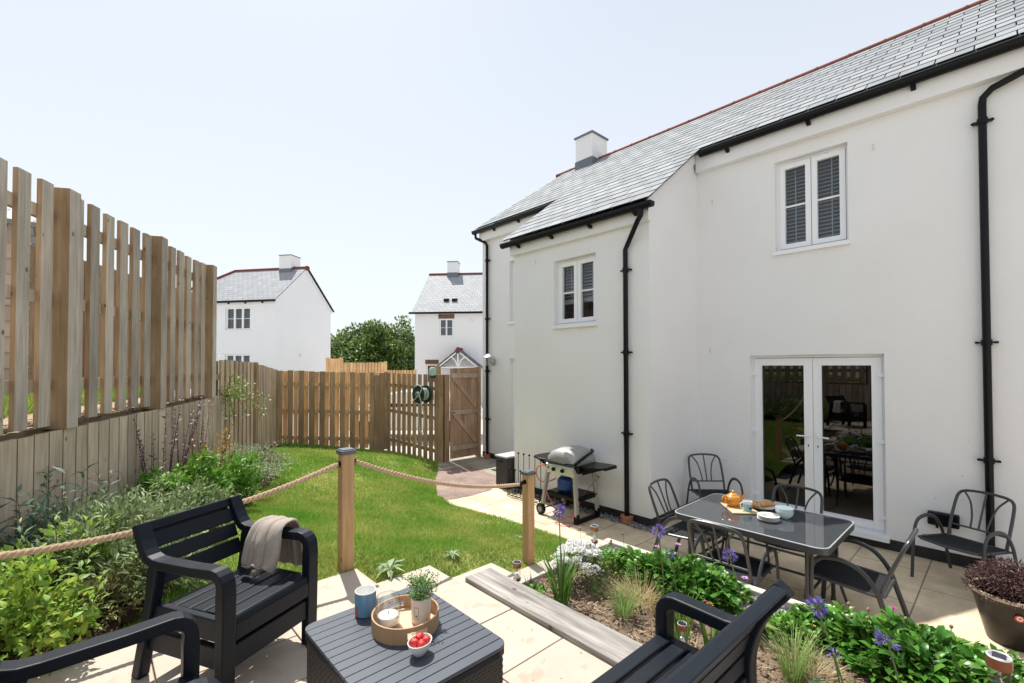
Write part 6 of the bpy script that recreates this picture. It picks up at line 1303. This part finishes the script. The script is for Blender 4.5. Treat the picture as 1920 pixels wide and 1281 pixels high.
st.tube([(0, 0, 0), (-.1, -.02, .1), (-.12, 0, .35), (-.14, .02, .62)], .005, 5)
for k in range(26): P_.append((rp_[0] - .13 + random.gauss(0, .05), rp_[1] + .02 + random.gauss(0, .04), 1.9 + random.uniform(0, .42)))
P_ = np.array(P_); leaves('foliage', leafm('rose_leaf', (.14, .27, .04), (.30, .42, .09), .4, .03, .35), P_, rdir(len(P_)) + [0, 0, .2], rdir(len(P_)) * .4 + [0, 0, 1], rng.uniform(.03, .055, len(P_)), rng.uniform(.018, .03, len(P_)), t); st.build('stem', MATS['green_stem'], t)
# small leaves on the border soil
def litter(name, m, n, sfun, L, W):
    P_ = np.array([sfun() for _ in range(n)]); return struct(leaves(name, m, P_, rdir(n) * [1, 1, .3], rdir(n) * .3 + [0, 0, 1], rng.uniform(*L, n), rng.uniform(*W, n), None, world=False), 'stuff')
def bs():
    s = random.uniform(-2.6, 3.5); n_ = random.uniform(.15, .95) * float(border_w(s)); p = FP(s, n_); return (p[0], p[1], GZ(p[0], p[1]) + .025 + random.uniform(0, .03))
litter('border_litter', dull, 2600, bs, (.02, .05), (.008, .018))

# flower bed
BZ = .535
def mound(name, label, x, y, rx, ry, h, n, L, W, m, cat='plant', up=.55):
    t = T(name, label, cat, (x, y, BZ)); a = rng.uniform(0, 6.283, n); r_ = np.sqrt(rng.random(n)); wob = 1 + .16 * np.sin(a * 3 + x) + .10 * np.sin(a * 7 + 2 * y)
    px_, py_ = x + rx * r_ * np.cos(a) * wob, y + ry * r_ * np.sin(a) * wob; top = h * (1 - r_ ** 2.6) ** .5 * (.80 + .25 * np.sin(px_ * 23 + py_ * 11) * np.sin(py_ * 19 - px_ * 7)); z = BZ + .02 + top * rng.uniform(.35, 1.05, n)
    leaves('foliage', m, np.stack([px_, py_, z], 1), np.stack([r_ * np.cos(a), r_ * np.sin(a), up + 0 * a], 1) + rng.normal(0, .55, (n, 3)) * [1, 1, .6], rng.normal(0, .35, (n, 3)) + [0, 0, 1], rng.uniform(*L, n), rng.uniform(*W, n), t, bend=.4, rounded=True)
    return t
gc = leafm('groundcover_leaf', (.04, .135, .018), (.12, .28, .035), .45, .02, .25, .35)
g1 = mound('ground_cover', 'dense bright green ground cover in the flower bed behind the slatted bench', 3.09, 1.60, .235, .44, .17, 1600, (.048, .085), (.026, .042), gc)
g2 = mound('ground_cover', 'dense bright green ground cover spilling over the bed edge at lower right', 3.14, .36, .27, .52, .18, 2100, (.048, .085), (.026, .042), gc)
mound('small_shrub', 'small leafy green plant between the white flowers and the chippings', 2.93, 2.10, .12, .13, .19, 380, (.03, .05), (.013, .02), bright)
mound('leafy_plant', 'little pale flowered plant behind the backrest of the slatted bench', 2.98, .87, .12, .14, .12, 300, (.03, .05), (.014, .022), bright)
t = mound('candytuft', 'mound of white flower clusters at the top of the flower bed', 2.63, 2.15, .18, .165, .235, 800, (.02, .04), (.005, .009), leafm('dark_needle', (.045, .10, .03), (.10, .18, .05), .4))
P_, D_ = [], []
for k in range(92):
    a = random.uniform(0, 6.28); r_ = math.sqrt(random.random()); c = Vector((2.63 + .195 * r_ * math.cos(a), 2.15 + .175 * r_ * math.sin(a), BZ + .06 + .215 * math.sqrt(1 - r_ * r_ * .85) * random.uniform(.85, 1.08)))
    for q in range(22): v = rdir(1)[0]; v[2] = abs(v[2]) * .6; P_.append((c.x + v[0] * .022, c.y + v[1] * .022, c.z + v[2] * .02)); D_.append((v[0], v[1], v[2] + .3))
P_, D_ = np.array(P_), np.array(D_); leaves('white_flowers', mat('white_petal', (.80, .80, .78), .7, rnd=.08, trans=.2), P_, D_, rng.normal(0, .4, P_.shape) + [0, 0, 1], rng.uniform(.014, .020, len(P_)), rng.uniform(.011, .016, len(P_)), t, rounded=True)
def blades(parent, m, x, y, z, n, L, W, arch, r=.04, name='blade', seg=6, lean=.5):
    V, F, rn = [], [], []
    for i in range(n):
        a = random.uniform(0, 6.28); q = r * math.sqrt(random.random()); l = random.uniform(*L); w = random.uniform(*W); le = random.uniform(.1, 1) * lean; ar = random.uniform(*arch); p = np.array([x + q * math.cos(a), y + q * math.sin(a), z]); dirn = np.array([math.cos(a), math.sin(a), 0]); sd = np.array([-math.sin(a), math.cos(a), 0]); th = math.pi / 2 - le * .6; o = len(V); 
        for k in range(seg + 1):
            u = k / seg; ww = w * (1 - u ** 2.2) * (.6 + .4 * min(1, u * 4)) + .0004; V += [p + sd * ww / 2 + np.array([0, 0, ww * .2]), p - sd * ww / 2 + np.array([0, 0, ww * .2])]; p = p + (dirn * math.cos(th) + np.array([0, 0, math.sin(th)])) * l / seg; th -= ar / seg * (.5 + u)
        F += [(o + 2 * k, o + 2 * k + 1, o + 2 * k + 3, o + 2 * k + 2) for k in range(seg)]; rn += [random.random()] * seg
    return npmesh(name, np.array(V), np.array(F), m, parent, rnd=np.array(rn), world=True)
strap = leafm('strap_leaf', (.07, .17, .02), (.17, .30, .05), .4, .02, .3); strawg = leafm('dry_blade', (.42, .34, .16), (.55, .46, .24), .3); tuftm = leafm('tuft_blade', (.17, .30, .07), (.34, .42, .15), .35, .02, .3)
def floret_head(parent, c, r, n=60, m=None, flat=1):
    n = int(n * .62); r = r * .92
    d = rdir(n); d[:, 2] = d[:, 2] * flat + .15; P_, D_ = [], []
    for v in d:
        v = v / np.linalg.norm(v); a = np.cross(v, [0, 0, 1.]); a /= np.linalg.norm(a) + 1e-6; b = np.cross(v, a); base = np.array(c) + v * r * .45
        for k in range(5): an = k * 1.2566; P_.append(base); D_.append(v + (a * math.cos(an) + b * math.sin(an)) * .42)
    P_, D_ = np.array(P_), np.array(D_); leaves('flower', m, P_, D_, rdir(len(P_)), rng.uniform(r * .5, r * .85, len(P_)), r * .12, parent)
    st = MB(); root = XF[parent.name][0]
    for v in d: v = Vector(v).normalized(); st.tube([Vector(c) - root, Vector(c) - root + v * r * .48], .0009, 4)
    st.build('pedicel', MATS['green_stem'], parent)
aga = mat('agapanthus_petal', (.16, .12, .40), .6, c2=(.26, .21, .54), ns=30, rnd=.3, hv=.02, trans=.25)
def agapanthus(label, x, y, hz, r, lean=(0, 0), leaves_n=0, n=60, L=(.25, .42)):
    t = T('agapanthus', label, 'flower', (x, y, BZ)); top = Vector((x + lean[0], y + lean[1], hz)); m = MB(); m.tube(smooth_path([Vector((0, 0, 0)), Vector((lean[0] * .35, lean[1] * .35, (hz - BZ) * .5)), top - Vector((x, y, BZ))], 5), .0042, 7); m.build('stem', mat('aga_stem', (.12, .20, .06), .5, c2=(.17, .22, .10), ns=8), t, smooth=True)
    floret_head(t, top, r, n, aga)
    if leaves_n: blades(t, strap, x, y, BZ, leaves_n, L, (.014, .024), (.6, 1.5), .05)
agapanthus('tall purple agapanthus rising from strap leaves beside the white flowers', 2.31, 2.03, 1.125, .052, (.06, .07), 34)
agapanthus('purple agapanthus in front of the chair at the barbecue end of the table', 2.80, 1.56, 1.02, .050, (-.02, .03), 0)
agapanthus('thin dark budded agapanthus low over the green ground cover, just right of the tallest pair', 2.86, 1.50, .90, .040, (-.1, .0), 0, 30)
agapanthus('purple agapanthus over the ground cover in front of the tucked in chair', 2.88, 1.08, .965, .048, (-.03, .08), 0, 44)
agapanthus('purple agapanthus right of the slatted bench, over the chippings', 2.62, .55, .93, .052, (.03, .11), 0, 64)
agapanthus('purple agapanthus with open florets in front of the spilling ground cover', 2.66, .33, .875, .052, (.0, .06), 0, 30)
agapanthus('small half open agapanthus bud at the bottom edge beside the slatted bench', 2.50, .50, .81, .030, (.0, .06), 0, 14)
def strap_plant(label, x, y, n, L): t = T('strap_plant', label, 'plant', (x, y, BZ)); blades(t, strap, x, y, BZ, n, L, (.014, .022), (.3, .9), .035, lean=.45); return t
strap_plant('clump of upright strap leaves seen through the arm of the slatted bench', 2.43, 1.255, 26, (.20, .34)); strap_plant('smaller clump of strap leaves beside the one in the chair arm', 2.52, 1.13, 20, (.18, .30))
strap_plant('few strap leaves at the bottom edge right of the slatted bench', 2.45, .42, 8, (.15, .26))
def tuft(label, x, y, n, L): t = T('grass_tuft', label, 'grass', (x, y, BZ)); blades(t, tuftm, x, y, BZ, n, L, (.0022, .004), (.4, 1.6), .05, lean=.8, seg=5); return t
tuft('fine pale grass tuft in the middle of the flower bed', 2.47, 1.66, 190, (.14, .26)); tuft('fine pale grass tuft right of the slatted bench backrest', 2.62, .76, 210, (.16, .30)); tuft('thin grass tuft hidden low beside the white flowers', 2.62, 1.98, 60, (.1, .18))
t = T('straw_patch', 'flattened patch of dry golden straw in the flower bed', 'dead grass', (2.74, 1.70, BZ)); blades(t, strawg, 2.74, 1.70, BZ + .012, 420, (.08, .20), (.002, .004), (.1, .4), .13, lean=2.55, seg=4)
t = T('straw_patch', 'dry straw bent beside the grass tuft right of the slatted bench', 'dead grass', (2.72, .70, BZ)); blades(t, strawg, 2.72, .70, BZ + .012, 150, (.08, .16), (.002, .004), (.1, .4), .10, lean=2.5, seg=4)
def rosette(label, x, y, z, n, L, W, m, name='broad_leaf_plant', lift=.5):
    t = T(name, label, 'plant', (x, y, z)); a = np.arange(n) * 2.399 + rng.normal(0, .2, n); D_ = np.stack([np.cos(a), np.sin(a), rng.uniform(.15, 1, n) * lift * 1.6], 1); leaves('foliage', m, np.tile([x, y, z], (n, 1)) + D_ * .012, D_, np.tile([0, 0, 1.], (n, 1)) + rng.normal(0, .15, (n, 3)), rng.uniform(*L, n), rng.uniform(*W, n), t, bend=.55, fold=.22); return t
rosette('broad leaved dock plant by the chippings behind the slatted bench', 2.95, 1.06, BZ, 15, (.12, .20), (.04, .06), leafm('dock_leaf', (.10, .22, .04), (.20, .33, .08), .35)); rosette('pale broad leaved plant beside the dock plant', 2.84, 1.17, BZ, 8, (.09, .14), (.04, .055), leafm('pale_broad', (.30, .38, .20), (.42, .48, .30), .25))
rosette('large pale folded leaf lying at the bottom of the flower bed', 2.56, .62, BZ + .02, 4, (.13, .19), (.05, .07), leafm('sage_broad', (.22, .30, .15), (.32, .40, .22), .25), lift=.15)
rosette('spiky grey green weed growing at the edge of the terrace', 1.72, 3.275, .53, 17, (.10, .17), (.028, .045), leafm('weed_leaf', (.17, .27, .11), (.30, .40, .20), .3), 'weed', .42); rosette('low weed on the lawn by the second step', 2.42, 3.42, .41, 22, (.05, .09), (.016, .026), leafm('weed_leaf', (.17, .27, .11), (.30, .40, .20), .3), 'weed', .3); rosette('tiny weed on the lawn near the path edge', 3.55, 3.75, .18, 16, (.04, .06), (.016, .022), leafm('weed_leaf', (0, 0, 0), (0, 0, 0)), 'weed', .5)
t = T('dark_plant', 'small dark purple spiky plant by the solar light at the sleeper end', 'plant', (2.29, 2.28, BZ)); blades(t, purple, 2.29, 2.28, BZ, 36, (.07, .14), (.004, .007), (.2, .8), .05, lean=.8, seg=4)
mound('leafy_plant', 'low green plant at the foot of the solar light behind the sleeper', 2.22, 2.20, .08, .08, .07, 110, (.03, .05), (.016, .024), bright)
def dots(label, name, pts, r, m, foliage=None, n=9):
    c = np.mean(np.array(pts), 0); t = T(name, label, 'flower', (c[0], c[1], BZ)); st = MB(); P_, D_ = [], []
    for x, y, z in pts:
        st.tube([(x - c[0] + random.uniform(-.02, .02), y - c[1] + random.uniform(-.02, .02), 0), (x - c[0], y - c[1], z - BZ)], .0016, 5); a0 = random.uniform(0, 6)
        for k in range(n): a = a0 + k * 6.283 / n; P_.append((x, y, z)); D_.append((math.cos(a), math.sin(a), random.uniform(.1, .4)))
    P_, D_ = np.array(P_), np.array(D_); leaves('flower', m, P_, D_, np.tile([0, 0, 1.], (len(P_), 1)), rng.uniform(r * .8, r * 1.1, len(P_)), r * .5, t); st.build('stem', MATS['green_stem'], t)
    cm = MB(); 
    for x, y, z in pts: cm.ball((x - c[0], y - c[1], z - BZ + .002), r * .28, r * .28, r * .2, 7, 5)
    cm.build('flower_centre', mat('dark_centre', (.06, .02, .08), .7), t)
pink = mat('pink_petal', (.60, .07, .30), .6, rnd=.2, trans=.2); lil = mat('lilac_petal', (.62, .36, .62), .6, c2=(.50, .22, .52), rnd=.15, trans=.2); redp = mat('coral_petal', (.62, .10, .10), .6, rnd=.2)
dots('bright pink dianthus flowers beside the strap leaves', 'dianthus', [(2.40, 2.21, .66), (2.44, 2.19, .685), (2.47, 2.20, .67), (2.36, 2.24, .62), (2.43, 2.13, .64)], .016, pink)
dots('coral red flower cluster at the edge of the green ground cover', 'red_flowers', [(2.86, 1.26 + .012 * k, .615 + .012 * (k % 3)) for k in range(6)], .012, redp)
dots('pair of lilac daisies standing above the ground cover by the table', 'daisy', [(2.83, 1.63, .895), (2.96, 1.545, .90)], .024, lil, n=13); dots('single lilac daisy in front of the table leg', 'daisy', [(3.0, 1.13, .80)], .024, lil, n=13); dots('single deep pink flower head nodding above the lower ground cover', 'pink_head', [(3.22, .445, .80)], .020, mat('magenta_petal', (.36, .06, .25), .6), n=14)
dots('magenta flowers at the bottom edge of the lower ground cover', 'dianthus', [(2.72, .40, .60), (2.78, .36, .60), (2.86, .26, .60), (2.66, .44, .58)], .014, pink); dots('little yellow flowers beside the agapanthus over the chippings', 'yellow_flowers', [(2.95, .80, .66), (3.0, .76, .66), (2.93, .74, .64)], .010, mat('yellow_petal', (.65, .50, .05), .6))
def seedheads(label, pts): 
    c = np.mean(np.array(pts), 0); t = T('seed_heads', label, 'seed head', (c[0], c[1], BZ)); m = MB(); b = MB()
    for x, y, z in pts: m.tube(smooth_path([Vector((x - c[0] + .03, y - c[1], 0)), Vector((x - c[0] + .02, y - c[1], (z - BZ) * .5)), Vector((x - c[0], y - c[1], z - BZ))], 3), .0014, 5); b.ball((x - c[0], y - c[1], z - BZ), .009, .009, .011, 8, 6)
    m.build('stem', MATS['green_stem'], t); b.build('seed_head', mat('seed', (.30, .22, .13), .9), t)
seedheads('thin stems with brown seed heads above the white flowers', [(2.62, 2.12, .94), (2.66, 2.06, .83), (2.95, 1.98, .86), (2.90, 2.05, .80)]); seedheads('green seed stems above the lower ground cover', [(3.1, .62, .80), (3.2, .55, .76), (3.26, .22, .78), (3.22, .02, .74), (3.0, .52, .80), (3.28, .40, .74)])
P_ = [(random.uniform(2.12, 3.08), random.uniform(-.3, 2.3)) for _ in range(420)]
litter('bed_litter', leafm('brown_litter', (.22, .14, .08), (.40, .28, .17), .4), 900, lambda: (random.uniform(2.11, 3.09), random.uniform(-.3, 2.32), BZ + .012 + random.uniform(0, .02)), (.015, .04), (.006, .016))
# fallen bits and dust on the paving
litter('paving_debris', MATS['brown_litter'], 160, lambda: (random.uniform(-.5, 1.85), random.uniform(.6, 2.45), DZ + .004), (.006, .016), (.004, .008))
litter('path_debris', MATS['brown_litter'], 260, lambda: (random.uniform(3.5, 6.6), random.uniform(-.4, 7.5), .004), (.008, .02), (.005, .01))
